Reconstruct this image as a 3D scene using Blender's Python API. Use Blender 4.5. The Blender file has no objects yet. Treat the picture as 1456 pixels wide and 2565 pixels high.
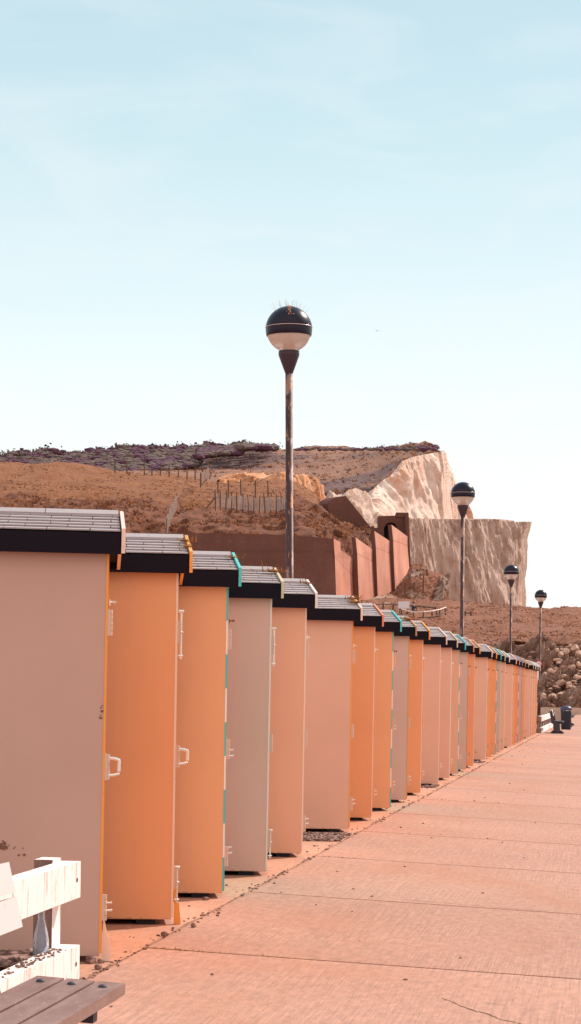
import bpy, bmesh, math, random
from mathutils import Vector, Matrix, noise
S = bpy.context.scene
C = S.collection
R = random.Random(7)
# ------------------------------------------------------------------ camera
F = 5600.0; CX, CY = 728.0, 1725.0; RHO = 0.012; EYE = 1.51
cam_d = bpy.data.cameras.new('camera'); cam = bpy.data.objects.new('camera', cam_d); C.objects.link(cam)
cam_d.sensor_fit = 'VERTICAL'; cam_d.sensor_height = 36; cam_d.sensor_width = 36*581/1024
cam_d.lens = F/2565*36; cam_d.shift_y = (CY-1282.5)/2565; cam_d.clip_start = 0.2; cam_d.clip_end = 9000
c_, s_ = math.cos(RHO), math.sin(RHO)
cam.matrix_world = Matrix(((c_, -s_, 0, 0), (0, 0, -1, 0), (s_, c_, 0, EYE), (0, 0, 0, 1)))
S.camera = cam
# ------------------------------------------------------------------ light
SUN_H = Vector((0.70, 0.71)).normalized(); SUN_EL = math.radians(40)
sd = bpy.data.lights.new('sun', 'SUN'); sd.energy = 4.4; sd.angle = math.radians(0.6); sd.color = (1.0, 0.88, 0.75)
so = bpy.data.objects.new('sun', sd); C.objects.link(so)
sv = Vector((SUN_H.x*math.cos(SUN_EL), SUN_H.y*math.cos(SUN_EL), math.sin(SUN_EL)))
so.rotation_euler = sv.to_track_quat('Z', 'Y').to_euler(); so.location = (0, 0, 60)
W = bpy.data.worlds.new('World'); S.world = W; W.use_nodes = True
wn, wl = W.node_tree.nodes, W.node_tree.links
wn.clear()
out = wn.new('ShaderNodeOutputWorld'); bg = wn.new('ShaderNodeBackground'); wl.new(bg.outputs[0], out.inputs[0])
sky = wn.new('ShaderNodeTexSky'); sky.sky_type = 'NISHITA'; sky.sun_disc = False
sky.sun_elevation = SUN_EL; sky.sun_rotation = math.atan2(SUN_H.x, SUN_H.y); sky.air_density = 1.0; sky.dust_density = 1.5; sky.ozone_density = 1.0
tc = wn.new('ShaderNodeTexCoord'); sx = wn.new('ShaderNodeSeparateXYZ'); wl.new(tc.outputs['Generated'], sx.inputs[0])
cr = wn.new('ShaderNodeValToRGB'); wl.new(sx.outputs['Z'], cr.inputs[0])
e = cr.color_ramp.elements
e[0].position = 0.0; e[0].color = (0.98, 0.975, 0.96, 1)
e[1].position = 1.0; e[1].color = (0.30, 0.52, 0.68, 1)
for p, c in ((0.07, (0.96, 0.975, 0.97, 1)), (0.13, (0.86, 0.935, 0.94, 1)), (0.19, (0.68, 0.835, 0.865, 1)), (0.25, (0.56, 0.745, 0.795, 1)), (0.31, (0.50, 0.685, 0.75, 1)), (0.5, (0.5, 0.66, 0.74, 1))):
    n_ = e.new(p); n_.color = c
# thin high cloud veils
mp = wn.new('ShaderNodeMapping'); mp.inputs['Scale'].default_value = (5.0, 3.0, 17.0); mp.inputs['Rotation'].default_value = (0, -0.22, 0); wl.new(tc.outputs['Generated'], mp.inputs[0])
nz = wn.new('ShaderNodeTexNoise'); nz.inputs['Scale'].default_value = 1.6; nz.inputs['Detail'].default_value = 7; nz.inputs['Roughness'].default_value = 0.52; nz.inputs['Distortion'].default_value = 0.7; wl.new(mp.outputs[0], nz.inputs[0])
mr = wn.new('ShaderNodeMapRange'); mr.inputs[1].default_value = 0.47; mr.inputs[2].default_value = 0.68; mr.inputs[3].default_value = 0.0; mr.inputs[4].default_value = 0.4; wl.new(nz.outputs[0], mr.inputs[0])
mx = wn.new('ShaderNodeMixRGB'); wl.new(mr.outputs[0], mx.inputs[0]); wl.new(cr.outputs[0], mx.inputs[1]); mx.inputs[2].default_value = (0.80, 0.86, 0.88, 1)
sc_ = wn.new('ShaderNodeVectorMath'); sc_.operation = 'SCALE'; wl.new(sky.outputs[0], sc_.inputs[0]); sc_.inputs['Scale'].default_value = 0.10
m2 = wn.new('ShaderNodeMixRGB'); m2.inputs[0].default_value = 0.12; wl.new(mx.outputs[0], m2.inputs[1]); wl.new(sc_.outputs[0], m2.inputs[2])
# added warm glow in the unseen sky behind the viewer, filling shaded walls
back_glow = wn.new('ShaderNodeMapRange'); back_glow.inputs[1].default_value = 0.15; back_glow.inputs[2].default_value = -0.75; back_glow.inputs[3].default_value = 0.0; back_glow.inputs[4].default_value = 0.9; back_glow.interpolation_type = 'SMOOTHSTEP'; wl.new(sx.outputs['Y'], back_glow.inputs[0])
m3 = wn.new('ShaderNodeMixRGB'); wl.new(back_glow.outputs[0], m3.inputs[0]); wl.new(m2.outputs[0], m3.inputs[1]); m3.inputs[2].default_value = (1.12, 0.98, 0.88, 1)
wl.new(m3.outputs[0], bg.inputs[0]); bg.inputs[1].default_value = 1.0
vs = S.view_settings; vs.view_transform = 'Standard'; vs.look = 'None'; vs.gamma = 1; vs.exposure = 0.20
S.cycles.max_bounces = 8; S.cycles.diffuse_bounces = 4

# ------------------------------------------------------------------ helpers
def P(x, y, Z):
    """real point at distance Z along a sight line measured on the photograph"""
    u, v = (x-CX)/F, (CY-y)/F
    return Vector(((u*c_-v*s_)*Z, Z, EYE+(u*s_+v*c_)*Z))
ROW = (1547-CX)/F
def PL(L, Z, h=0.0): return Vector((ROW*Z+L, Z, h))      # L metres beside the camera line of the promenade
ANG_ROW = -math.atan(ROW)
def rgb(r, g, b): return (r, g, b, 1)
def mat(name, col, rough=0.6, metal=0.0, **k):
    m = bpy.data.materials.new(name); m.use_nodes = True
    b = m.node_tree.nodes['Principled BSDF']
    b.inputs['Base Color'].default_value = rgb(*col); b.inputs['Roughness'].default_value = rough; b.inputs['Metallic'].default_value = metal
    for a, v in k.items(): b.inputs[a.replace('_', ' ')].default_value = v
    return m
def N(m, t, **k):
    n = m.node_tree.nodes.new(t)
    for a, v in k.items():
        if a.startswith('i_'): n.inputs[a[2:].replace('_', ' ')].default_value = v
        else: setattr(n, a, v)
    return n
def lk(m, a, b): m.node_tree.links.new(a, b)
def coords(m, scale=(1, 1, 1), kind='Object', rot=(0, 0, 0)):
    t = N(m, 'ShaderNodeTexCoord'); p = N(m, 'ShaderNodeMapping'); p.inputs['Scale'].default_value = scale; p.inputs['Rotation'].default_value = rot
    lk(m, t.outputs[kind], p.inputs[0]); return p.outputs[0]
def ramp(m, src, stops):
    r = N(m, 'ShaderNodeValToRGB'); el = r.color_ramp.elements
    el[0].position = stops[0][0]; el[0].color = rgb(*stops[0][1]); el[1].position = stops[-1][0]; el[1].color = rgb(*stops[-1][1])
    for p, c in stops[1:-1]: q = el.new(p); q.color = rgb(*c)
    lk(m, src, r.inputs[0]); return r.outputs[0]
def noi(m, vec, scale, detail=6, rough=0.6, dist=0.0):
    n = N(m, 'ShaderNodeTexNoise'); n.inputs['Scale'].default_value = scale; n.inputs['Detail'].default_value = detail
    n.inputs['Roughness'].default_value = rough; n.inputs['Distortion'].default_value = dist
    lk(m, vec, n.inputs['Vector']); return n.outputs[0]
def mix(m, fac, a, b, mode='MIX'):
    x = N(m, 'ShaderNodeMixRGB', blend_type=mode)
    for i, v in ((0, fac), (1, a), (2, b)):
        if isinstance(v, (int, float)): x.inputs[i].default_value = v
        elif isinstance(v, tuple): x.inputs[i].default_value = rgb(*v)
        else: lk(m, v, x.inputs[i])
    return x.outputs[0]
def setc(m, c): lk(m, c, m.node_tree.nodes['Principled BSDF'].inputs['Base Color'])
def bump(m, h, strength=0.3, dist=0.01):
    b = N(m, 'ShaderNodeBump'); b.inputs['Strength'].default_value = strength; b.inputs['Distance'].default_value = dist
    p = m.node_tree.nodes['Principled BSDF']
    if p.inputs['Normal'].is_linked: lk(m, p.inputs['Normal'].links[0].from_socket, b.inputs['Normal'])
    lk(m, h, b.inputs['Height']); lk(m, b.outputs[0], p.inputs['Normal'])
def speck(m, vec, base, col, scale, lo, hi):
    return mix(m, ramp(m, noi(m, vec, scale, 4, 0.6), [(lo, (0, 0, 0)), (hi, (1, 1, 1))]), base, col)

def tag(o, label=None, cat=None, group=None, kind=None):
    if label: o['label'] = label
    if cat: o['category'] = cat
    if group: o['group'] = group
    if kind: o['kind'] = kind
    return o
def empty(name, loc=(0, 0, 0), rz=0.0):
    o = bpy.data.objects.new(name, None); C.objects.link(o); o.location = loc; o.rotation_euler = (0, 0, rz); o.empty_display_size = 0.2; return o
def link(name, bm, m, parent=None, smooth=False, bevel=0.0):
    if bevel: bmesh.ops.bevel(bm, geom=[e for e in bm.edges if e.is_manifold and e.calc_face_angle(0) > 0.5], offset=bevel, segments=2, affect='EDGES', profile=0.6)
    bmesh.ops.recalc_face_normals(bm, faces=bm.faces)
    me = bpy.data.meshes.new(name); bm.to_mesh(me); bm.free()
    if isinstance(m, (list, tuple)):
        for q in m: me.materials.append(q)
    else: me.materials.append(m)
    if smooth:
        for p in me.polygons: p.use_smooth = True
    o = bpy.data.objects.new(name, me); C.objects.link(o); o.parent = parent; return o
def box(bm, a, b, M=None, mi=0):
    vs_ = [bm.verts.new((x, y, z)) for x in (a[0], b[0]) for y in (a[1], b[1]) for z in (a[2], b[2])]
    if M is not None:
        for v in vs_: v.co = M @ v.co
    for f in ((0, 1, 3, 2), (4, 6, 7, 5), (0, 4, 5, 1), (2, 3, 7, 6), (0, 2, 6, 4), (1, 5, 7, 3)):
        q = bm.faces.new([vs_[i] for i in f]); q.material_index = mi
    return vs_
def tube(bm, pts, rad, seg=10, caps=True, mi=0):
    pts = [Vector(p) for p in pts]; rad = rad if isinstance(rad, (list, tuple)) else [rad]*len(pts)
    rings = []
    for i, p in enumerate(pts):
        d = (pts[min(i+1, len(pts)-1)]-pts[max(i-1, 0)]).normalized()
        a = d.cross(Vector((0, 0, 1)) if abs(d.z) < 0.9 else Vector((1, 0, 0))).normalized(); b = d.cross(a)
        rings.append([bm.verts.new(p+(a*math.cos(t)+b*math.sin(t))*rad[i]) for t in [2*math.pi*k/seg for k in range(seg)]])
    for r0, r1 in zip(rings, rings[1:]):
        for k in range(seg):
            f = bm.faces.new((r0[k], r0[(k+1) % seg], r1[(k+1) % seg], r1[k])); f.material_index = mi
    if caps:
        bm.faces.new(rings[0]).material_index = mi; bm.faces.new(rings[-1]).material_index = mi
def lathe(bm, prof, seg=28, mi=0, cx=0, cy=0):
    rings = []
    for r, z in prof:
        rings.append([bm.verts.new((cx+max(r, 1e-4)*math.cos(2*math.pi*k/seg), cy+max(r, 1e-4)*math.sin(2*math.pi*k/seg), z)) for k in range(seg)])
    for a, b in zip(rings, rings[1:]):
        for k in range(seg):
            f = bm.faces.new((a[k], a[(k+1) % seg], b[(k+1) % seg], b[k])); f.material_index = mi
    bm.faces.new(rings[0]).material_index = mi; bm.faces.new(rings[-1]).material_index = mi
def prism(bm, poly, a, b, axis=1, mi=0):
    """polygon given in the two axes other than `axis`, extruded from a to b along it"""
    def mk(p, t):
        v = list(p); v.insert(axis, t); return bm.verts.new(v)
    A = [mk(p, a) for p in poly]; B = [mk(p, b) for p in poly]; n = len(poly)
    bm.faces.new(A).material_index = mi; bm.faces.new(B).material_index = mi
    for i in range(n): bm.faces.new((A[i], A[(i+1) % n], B[(i+1) % n], B[i])).material_index = mi
def stone(bm, c, s, rnd, flat=0.7, mi=0, sub=1):
    g = bmesh.ops.create_icosphere(bm, subdivisions=sub, radius=1.0)
    o = Vector((rnd.uniform(-50, 50), rnd.uniform(-50, 50), rnd.uniform(-50, 50)))
    Mx = Matrix.Rotation(rnd.uniform(0, 6.28), 3, 'Z') @ Matrix.Diagonal((s*rnd.uniform(.8, 1.3), s*rnd.uniform(.6, 1.0), s*flat*rnd.uniform(.7, 1.1)))
    for v in g['verts']:
        d = 1+0.35*noise.noise(v.co*1.3+o)
        v.co = Vector(c)+Mx @ (v.co*d)
    for f in {f for v in g['verts'] for f in v.link_faces}: f.material_index = mi
def copy_tree(o, parent=None):
    c = o.copy(); C.objects.link(c); c.parent = parent
    for ch in list(o.children): copy_tree(ch, c)
    return c
# ------------------------------------------------------------------ materials
def concrete(name, c0, c1, c2, broom=True):
    m = mat(name, c0, 0.85); v = coords(m); vmap = N(m, 'ShaderNodeMapping'); vmap.inputs['Scale'].default_value = (1.6, .5, 1); lk(m, coords(m, rot=(0, 0, math.atan(ROW))), vmap.inputs[0]); vs2 = vmap.outputs[0]
    base = ramp(m, noi(m, v, 0.45, 5, 0.55), [(0.3, c1), (0.5, c0), (0.72, c2)])
    base = mix(m, 0.42, base, ramp(m, noi(m, vs2, 14, 6, 0.75), [(0.38, tuple(.60*q for q in c0)), (0.62, tuple(min(1, 1.3*q) for q in c0))]))
    base = mix(m, ramp(m, noi(m, coords(m, (.5, .28, 1)), 1.1, 5, .6, .6), [(.5, (0, 0, 0)), (.68, (.6, .6, .6))]), base, (c0[0]*.92, c0[1]*.72, c0[2]*.55))
    base = speck(m, v, base, tuple(0.4*q for q in c0), 38, 0.68, 0.73)
    base = speck(m, v, base, tuple(0.55*q for q in c0), 3.1, 0.66, 0.80)
    if broom:
        rot_ = (0, 0, math.atan(ROW))
        ribs_map = N(m, 'ShaderNodeMapping'); ribs_map.inputs['Scale'].default_value = (42, 1.1, 1); lk(m, coords(m, rot=rot_), ribs_map.inputs[0])
        ribs = noi(m, ribs_map.outputs[0], 1.0, 2, .5)
        ribs = ramp(m, ribs, [(.42, (0, 0, 0)), (.60, (1, 1, 1))])
        amt = ramp(m, noi(m, v, 0.9, 3), [(0.38, (0, 0, 0)), (0.6, (1, 1, 1))])
        h = mix(m, 1.0, ribs, amt, 'MULTIPLY')
        base = mix(m, mix(m, 1.0, h, (0.26, 0.26, 0.26), 'MULTIPLY'), base, tuple(.62*q for q in c0))
        bump(m, h, 0.45, 0.006)
    if broom:
        g = N(m, 'ShaderNodeTexCoord'); q = N(m, 'ShaderNodeVectorMath', operation='DOT_PRODUCT'); lk(m, g.outputs['Object'], q.inputs[0]); k_ = (1+ROW*ROW)*3.63; q.inputs[1].default_value = (ROW/k_, 1/k_, 0)
        a_ = N(m, 'ShaderNodeMath', operation='ADD'); lk(m, q.outputs['Value'], a_.inputs[0]); a_.inputs[1].default_value = (2.72*ROW/(1+ROW*ROW)-12.95)/3.63+20
        f_ = N(m, 'ShaderNodeMath', operation='FLOOR'); lk(m, a_.outputs[0], f_.inputs[0])
        wn_ = N(m, 'ShaderNodeTexWhiteNoise', noise_dimensions='1D'); lk(m, f_.outputs[0], wn_.inputs['W'])
        base = mix(m, 1.0, base, ramp(m, wn_.outputs['Value'], [(0, (.88, .86, .84)), (1, (1.0, 1.0, 1.0))]), 'MULTIPLY')
        # stains gathering beside each joint
        fr = N(m, 'ShaderNodeMath', operation='FRACT'); lk(m, a_.outputs[0], fr.inputs[0])
        js = N(m, 'ShaderNodeMath', operation='MULTIPLY_ADD'); lk(m, noi(m, v, 3, 5, .7), js.inputs[0]); js.inputs[1].default_value = .035; lk(m, fr.outputs[0], js.inputs[2])
        base = mix(m, ramp(m, js.outputs[0], [(0.0, (.55, .55, .55)), (.030, (0, 0, 0))]), base, tuple(.45*q_ for q_ in c0))
    setc(m, base); bump(m, noi(m, vs2, 60, 5, 0.75), 0.6, 0.008)
    return m
M_prom = concrete('promenade_concrete', (0.48, 0.235, 0.168), (0.40, 0.18, 0.12), (0.56, 0.295, 0.218))
M_apron = concrete('apron_concrete', (0.51, 0.24, 0.155), (0.43, 0.18, 0.10), (0.58, 0.31, 0.22), broom=False)
M_crack = mat('joint_filler', (0.16, 0.075, 0.045), 0.95)

def paint(name, col, stain=0.5):
    m = mat(name, col, 0.55); v = coords(m)
    base = mix(m, 0.22, col, ramp(m, noi(m, v, 1.3, 4, 0.5), [(0.3, tuple(.80*q for q in col)), (0.7, tuple(min(.95, 1.12*q) for q in col))]))
    base = speck(m, v, base, tuple(.45*q for q in col), 26, 0.735, 0.76)
    vm = coords(m, (2.2, 2.2, 0.25))
    base = mix(m, mix(m, 1.0, ramp(m, noi(m, vm, 5, 4, .6), [(0.55, (0, 0, 0)), (0.8, (1, 1, 1))]), (stain*.16,)*3, 'MULTIPLY'), base, (0.42, 0.25, 0.17))
    # grime line rising from the ground, and rusty run under the eave, ragged edge
    g = N(m, 'ShaderNodeTexCoord'); s = N(m, 'ShaderNodeSeparateXYZ'); lk(m, g.outputs['Object'], s.inputs[0])
    q = N(m, 'ShaderNodeMath', operation='MULTIPLY_ADD'); lk(m, noi(m, v, 7, 5, .7), q.inputs[0]); q.inputs[1].default_value = -0.075; lk(m, s.outputs['Z'], q.inputs[2])
    base = mix(m, ramp(m, q.outputs[0], [(0.0, (.6, .6, .6)), (0.006, (0, 0, 0))]), base, (0.30, 0.14, 0.08))
    setc(m, base); bump(m, noi(m, v, 120, 3, .6), 0.12, 0.002); return m
PINK = (0.75, 0.43, 0.315); ORNG = (0.81, 0.39, 0.20); GREY = (0.75, 0.44, 0.36); SALM = (0.76, 0.41, 0.27); DEEP = (0.80, 0.37, 0.185); MAUVE = (0.54, 0.335, 0.275)
WALL = {k: paint('wall_tone_'+k, c) for k, c in dict(pink=PINK, orange=ORNG, grey=GREY, salmon=SALM, deep=DEEP, mauve=MAUVE).items()}  # wall tones differ by light bounced from neighbouring huts, put into the colour
def trim(name, col):
    m = mat(name, col, 0.45); v = coords(m)
    b = mix(m, ramp(m, noi(m, v, 9, 5, .7), [(0.56, (0, 0, 0)), (0.72, (.6, .6, .6))]), col, tuple(.5*q for q in col)); setc(m, b)
    bump(m, noi(m, v, 40, 4, .6), .2, .003); return m
TRIM = {k: trim('trim_paint_'+k, c) for k, c in dict(cream=(0.86, 0.62, 0.50), orange=(0.85, 0.33, 0.06), teal=(0.08, 0.52, 0.52), khaki=(0.66, 0.52, 0.33), white=(0.85, 0.72, 0.65), pinkish=(0.88, 0.60, 0.52),
        red=(0.80, 0.24, 0.12), blue=(0.16, 0.32, 0.62), brown=(0.62, 0.27, 0.11)).items()}
M_white = trim('white_paint', (0.88, 0.82, 0.80))
M_fascia = mat('black_fascia', (0.012, 0.009, 0.014), 0.9, Specular_IOR_Level=.12); setc(M_fascia, speck(M_fascia, coords(M_fascia), (0.012, 0.009, 0.015), (0.04, 0.03, 0.035), 3, .6, .75))
def tilemat():
    m = mat('roof_slate', (0.30, 0.27, 0.30), 0.6); v = coords(m); v2 = coords(m, (0.6, 9, 9))
    b = ramp(m, noi(m, v2, 6, 5, .6), [(0.3, (0.31, 0.245, 0.25)), (0.7, (0.45, 0.375, 0.375))])
    b = speck(m, v, b, (0.75, 0.72, 0.72), 9, 0.735, 0.75)
    b = speck(m, v, b, (0.08, 0.06, 0.06), 15, 0.70, 0.73)
    setc(m, b); bump(m, noi(m, v2, 30, 4, .6), .3, .003); return m
M_tile = tilemat()
M_under = mat('roof_underlay', (0.012, 0.010, 0.016), 0.9)
M_chrome = mat('galvanised_steel', (0.78, 0.74, 0.72), 0.28, 0.9)
M_hinge = mat('painted_hinge', (0.66, 0.46, 0.38), 0.5, 0.3)
M_rust = mat('rusty_steel', (0.25, 0.09, 0.04), 0.8, 0.3)

# ------------------------------------------------------------------ ground sheets
def sheet(name, pts, m, parent=None, kind='structure'):
    bm = bmesh.new(); vs_ = [bm.verts.new(p) for p in pts]; bm.faces.new(vs_); o = link(name, bm, m, parent)
    if parent is None: o['kind'] = kind
    return o
def shingle_mat():
    m = mat('shingle', (0.36, 0.19, 0.13), 0.9); v = coords(m)
    vo = N(m, 'ShaderNodeTexVoronoi'); vo.inputs['Scale'].default_value = 14; lk(m, v, vo.inputs['Vector'])
    setc(m, mix(m, .7, ramp(m, noi(m, v, .2, 6), [(.3, (.26, .14, .09)), (.7, (.5, .28, .2))]), vo.outputs['Color'], 'SOFT_LIGHT'))
    bump(m, vo.outputs['Distance'], .8, .03); return m
M_shingle = shingle_mat()
sheet('beach', [(-3000, -300, -0.9), (3000, -300, -0.9), (3000, 5000, -0.9), (-3000, 5000, -0.9)], M_shingle)
M_sea = mat('sea_water', (0.05, 0.12, 0.14), 0.12); bump(M_sea, noi(M_sea, coords(M_sea, (.3, 1, 1)), .6, 5), .6, .3)
sheet('sea', [PL(40, -300, -.85), PL(3000, -300, -.85), PL(3000, 5000, -.85), PL(60, 5000, -.85)], M_sea)
FALL = 0.042; EDGE = -2.72
def apron():
    bm = bmesh.new(); rnd = random.Random(3); left = []; right = []
    zs = [-6+0.45*i for i in range(250)]
    for z in zs:
        j = 0.025*noise.noise(Vector((z*1.3, 0, 0)))+0.012*noise.noise(Vector((z*6, 3, 0)))
        left.append(bm.verts.new(PL(-14, z, 0))); right.append(bm.verts.new(PL(EDGE-0.012+j, z, 0)))
    for i in range(len(zs)-1): bm.faces.new((left[i], right[i], right[i+1], left[i+1]))
    r = bmesh.ops.extrude_face_region(bm, geom=bm.faces[:]); 
    for v in [g for g in r['geom'] if isinstance(g, bmesh.types.BMVert)]: v.co.z -= 0.5
    o = link('apron', bm, M_apron); o['kind'] = 'structure'
apron()
def promenade():
    # concrete bays with real open joints; the whole deck falls towards the sea
    bm = bmesh.new(); q = Vector((1, -ROW, 0)); step = 3.63; z0 = 12.95
    for k in range(-5, 44):
        a, b = z0+step*k, z0+step*(k+1)
        n = 10
        for (l0, l1) in ((EDGE, 3.6), (3.62, 7.5)):
            V = []
            for side, zz in ((0, a+.016), (1, b-.016)):
                row = []
                for i in range(n+1):
                    t = i/n; d = (l0-EDGE)+(l1-l0)*t + (0.012 if (i == 0) else 0)
                    base = PL(EDGE, zz)
                    p = base+q*d*0.98
                    w = .004*noise.noise(Vector((p.x*2, p.y*2, k)))
                    p.y += w + .006*noise.noise(Vector((p.x*7, k*3.3, side))); p.z = -FALL*d
                    row.append(p)
                V.append(row)
            top = [[bm.verts.new(p) for p in row] for row in V]; bot = [[bm.verts.new(p-Vector((0, 0, .12))) for p in row] for row in V]
            for i in range(n):
                bm.faces.new((top[0][i], top[0][i+1], top[1][i+1], top[1][i]))
                bm.faces.new((top[0][i], bot[0][i], bot[0][i+1], top[0][i+1])); bm.faces.new((top[1][i+1], bot[1][i+1], bot[1][i], top[1][i]))
            for (i) in (0, n): bm.faces.new((top[0][i], top[1][i], bot[1][i], bot[0][i]))
    o = link('promenade', bm, M_prom); o['kind'] = 'structure'
    bm = bmesh.new()
    A = [(EDGE-.3, -.028), (7.5, -FALL*10.2-.028)]
    vs_ = [bm.verts.new(PL(A[0][0], -6, A[0][1])), bm.verts.new(PL(A[1][0], -6, A[1][1])), bm.verts.new(PL(A[1][0], 172, A[1][1])), bm.verts.new(PL(A[0][0], 172, A[0][1]))]
    bm.faces.new(vs_); o = link('joint_bed', bm, M_crack); o['kind'] = 'structure'
promenade()

# ------------------------------------------------------------------ beach huts
RW0, RW1, RWM = -0.07, 1.57, 0.75          # roof from near eave to far eave, ridge in the middle (local y)
DEP, EV, RISE = 1.65, 2.235, 0.155           # depth, wall height at eave, rise of roof
OVH = 0.078
HW0, HW1 = 0.0, 1.50
def slope_z(y, top=0.0):
    t = (y-RW0)/(RWM-RW0) if y < RWM else (RW1-y)/(RW1-RWM)
    return EV+0.115+RISE*t+top
def mesh_walls():
    bm = bmesh.new(); zc = EV+.02
    prism(bm, [(HW0, 0.035), (HW1, 0.035), (HW1, zc), (RWM, zc+RISE), (HW0, zc)], -DEP, 0.0, axis=0)
    return bm
def mesh_roof():
    bm = bmesh.new()
    poly = [(RW0+.012, EV+.11), (RWM, EV+.11+RISE), (RW1-.012, EV+.11), (RW1-.02, EV+.04), (RWM, EV+.04+RISE), (RW0+.02, EV+.04)]
    prism(bm, poly, -DEP-.08, OVH, axis=0); return bm
def mesh_tiles(seed):
    bm = bmesh.new(); rnd = random.Random(seed)
    for side in (0, 1):
        y0, y1 = (RW0, RWM) if side == 0 else (RW1, RWM)
        n = 6; L = (y1-y0)/n
        for r in range(n):
            a, b = y0+L*r, y0+L*(r+1)
            x = -DEP-.08; off = 0.23*(r % 2)*.5+rnd.uniform(-.01, .01); first = True
            xe = OVH-.004
            edges = [x]+[x+off+.235*i for i in range(1, 12) if x+off+.235*i < xe-.03]+[xe]
            for e0, e1 in zip(edges, edges[1:]):
                lift = 0.0
                za, zb = slope_z(a, .012+.0015*rnd.random()), slope_z(b, 0.003)
                e1b = e1-.0045
                sgn = 1 if side == 0 else -1
                pts = [(e0, a-.003*sgn, za), (e1b, a-.003*sgn, za), (e1b, b, zb), (e0, b, zb)]
                T = [bm.verts.new(p) for p in pts]; B = [bm.verts.new((p[0], p[1], p[2]-.008)) for p in pts]
                bm.faces.new(T); bm.faces.new(B)
                for i in range(4): bm.faces.new((T[i], T[(i+1) % 4], B[(i+1) % 4], B[i]))
    # ridge caps
    x = -DEP-.08
    while x < OVH-.02:
        e1 = min(x+.46, OVH-.006)
        zr = slope_z(RWM, .018)
        for sgn in (-1, 1):
            pts = [(x, RWM+sgn*.118, zr-.020), (e1-.005, RWM+sgn*.118, zr-.020), (e1-.005, RWM, zr+.012), (x, RWM, zr+.012)]
            T = [bm.verts.new(p) for p in pts]; B = [bm.verts.new((p[0], p[1], p[2]-.014)) for p in pts]
            bm.faces.new(T); bm.faces.new(B)
            for i in range(4): bm.faces.new((T[i], T[(i+1) % 4], B[(i+1) % 4], B[i]))
        x = e1
    return bm
def mesh_fascia(side):
    bm = bmesh.new()
    if side == 0: box(bm, (-DEP-.08, RW0-.016, EV-.004), (OVH-.002, RW0+.008, EV+.112))
    else: box(bm, (-DEP-.08, RW1-.008, EV-.004), (OVH-.002, RW1+.016, EV+.112))
    return bm
def mesh_barge(x0, x1, side):
    bm = bmesh.new(); y0, y1 = (RW0-.03, RWM) if side == 0 else (RW1+.03, RWM)
    zt0, zt1 = EV+.135, EV+.135+RISE*1.03
    prism(bm, [(y0, zt0), (y1, zt1), (y1, zt1-.125), (y0, zt0-.135)], x0, x1, axis=0)
    return bm
def mesh_door():
    bm = bmesh.new()
    box(bm, (0.0, 0.012, 0.05), (0.014, 1.488, EV+.015)); return bm
def hinge_mesh(z, h=.145):
    bm = bmesh.new()
    box(bm, (.010, .0, z-h/2), (.024, .016, z+h/2))
    n = 5
    for i in range(n):
        a = z-h/2+h*i/n; 
        lathe(bm, [(.009, a+.002), (.0095, a+.004), (.0095, a+h/n-.004), (.009, a+h/n-.002)], 8, cx=.029, cy=.008)
    box(bm, (.0195, .018, z-h/2+.01), (.0235, .075, z+h/2-.01))
    return bm
def dhandle_mesh(z):
    bm = bmesh.new(); pts = []
    for t in range(9):
        a = math.pi*t/8
        pts.append((.030+.060*min(1, math.sin(a)*1.5), .03, z+.048*math.cos(a)/max(.72, abs(math.cos(a))**.3 if t not in (4,) else 1)))
    tube(bm, pts, .0095, 10)
    for dz in (-.05, .05): box(bm, (.020, .012, z+dz-.016), (.034, .048, z+dz+.016))
    return bm
def hook_mesh(z):
    bm = bmesh.new(); tube(bm, [(.02, .02, z), (.035, .02, z+.004), (.048, .02, z), (.054, .02, z+.010)], [.006, .005, .006, .011], 8)
    box(bm, (.0195, .01, z-.018), (.024, .034, z+.018)); return bm
def bolt_mesh(z, L=.30):
    bm = bmesh.new(); tube(bm, [(.036, .012, z-L), (.036, .012, z)], .0055, 8); tube(bm, [(.02, .012, z+.004), (.052, .012, z+.004)], [.010, .012], 8)
    for dz in (-L, -L*.5): tube(bm, [(.02, .012, z+dz+.02), (.05, .012, z+dz+.02)], .007, 8)
    return bm
def peg_mesh(z):
    bm = bmesh.new(); tube(bm, [(.02, .03, z+.012), (.058, .03, z+.014), (.066, .03, z+.016)], [.005, .005, .009], 8); tube(bm, [(.02, .03, z-.03), (.060, .03, z-.028), (.068, .03, z-.028)], [.006, .006, .010], 8); tube(bm, [(.02, .03, z-.04), (.02, .03, z+.022)], .007, 8); return bm
def lath_mesh(seed, bands):
    bm = bmesh.new()
    zs = [.05+(EV-.05)*i/bands for i in range(bands+1)]
    for i in range(bands): box(bm, (-.001, -.003, zs[i]), (.011, .011, zs[i+1]), mi=i % 2)
    return bm
def build_hut(kind):
    root = empty('beach_hut')
    link('walls', mesh_walls(), WALL['pink'], root)
    rf = link('roof', mesh_roof(), M_under, root)
    link('roof_tiles', mesh_tiles(kind), M_tile, rf)
    link('fascia', mesh_fascia(0), M_fascia, rf); link('fascia', mesh_fascia(1), M_fascia, rf)
    for x0, x1 in ((OVH-.001, OVH+.019), (-DEP-.105, -DEP-.0805)):
        for s in (0, 1): link('barge_board', mesh_barge(x0, x1, s), TRIM['cream'], rf, bevel=.002)
    d = link('door', mesh_door(), TRIM['cream'], root)
    for z in (.30, 1.07, 1.86): link('hinge', hinge_mesh(z), M_hinge, d)
    link('edge_lath', lath_mesh(0, 1 if kind != 2 else 9), [TRIM['cream'], M_white], root)
    bm = bmesh.new()
    for x0 in (-DEP+.1, -DEP/2, -.22): box(bm, (x0, .02, -.02), (x0+.12, 1.48, .034))
    link('floor_bearers', bm, M_under, root)
    return root, d
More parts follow.
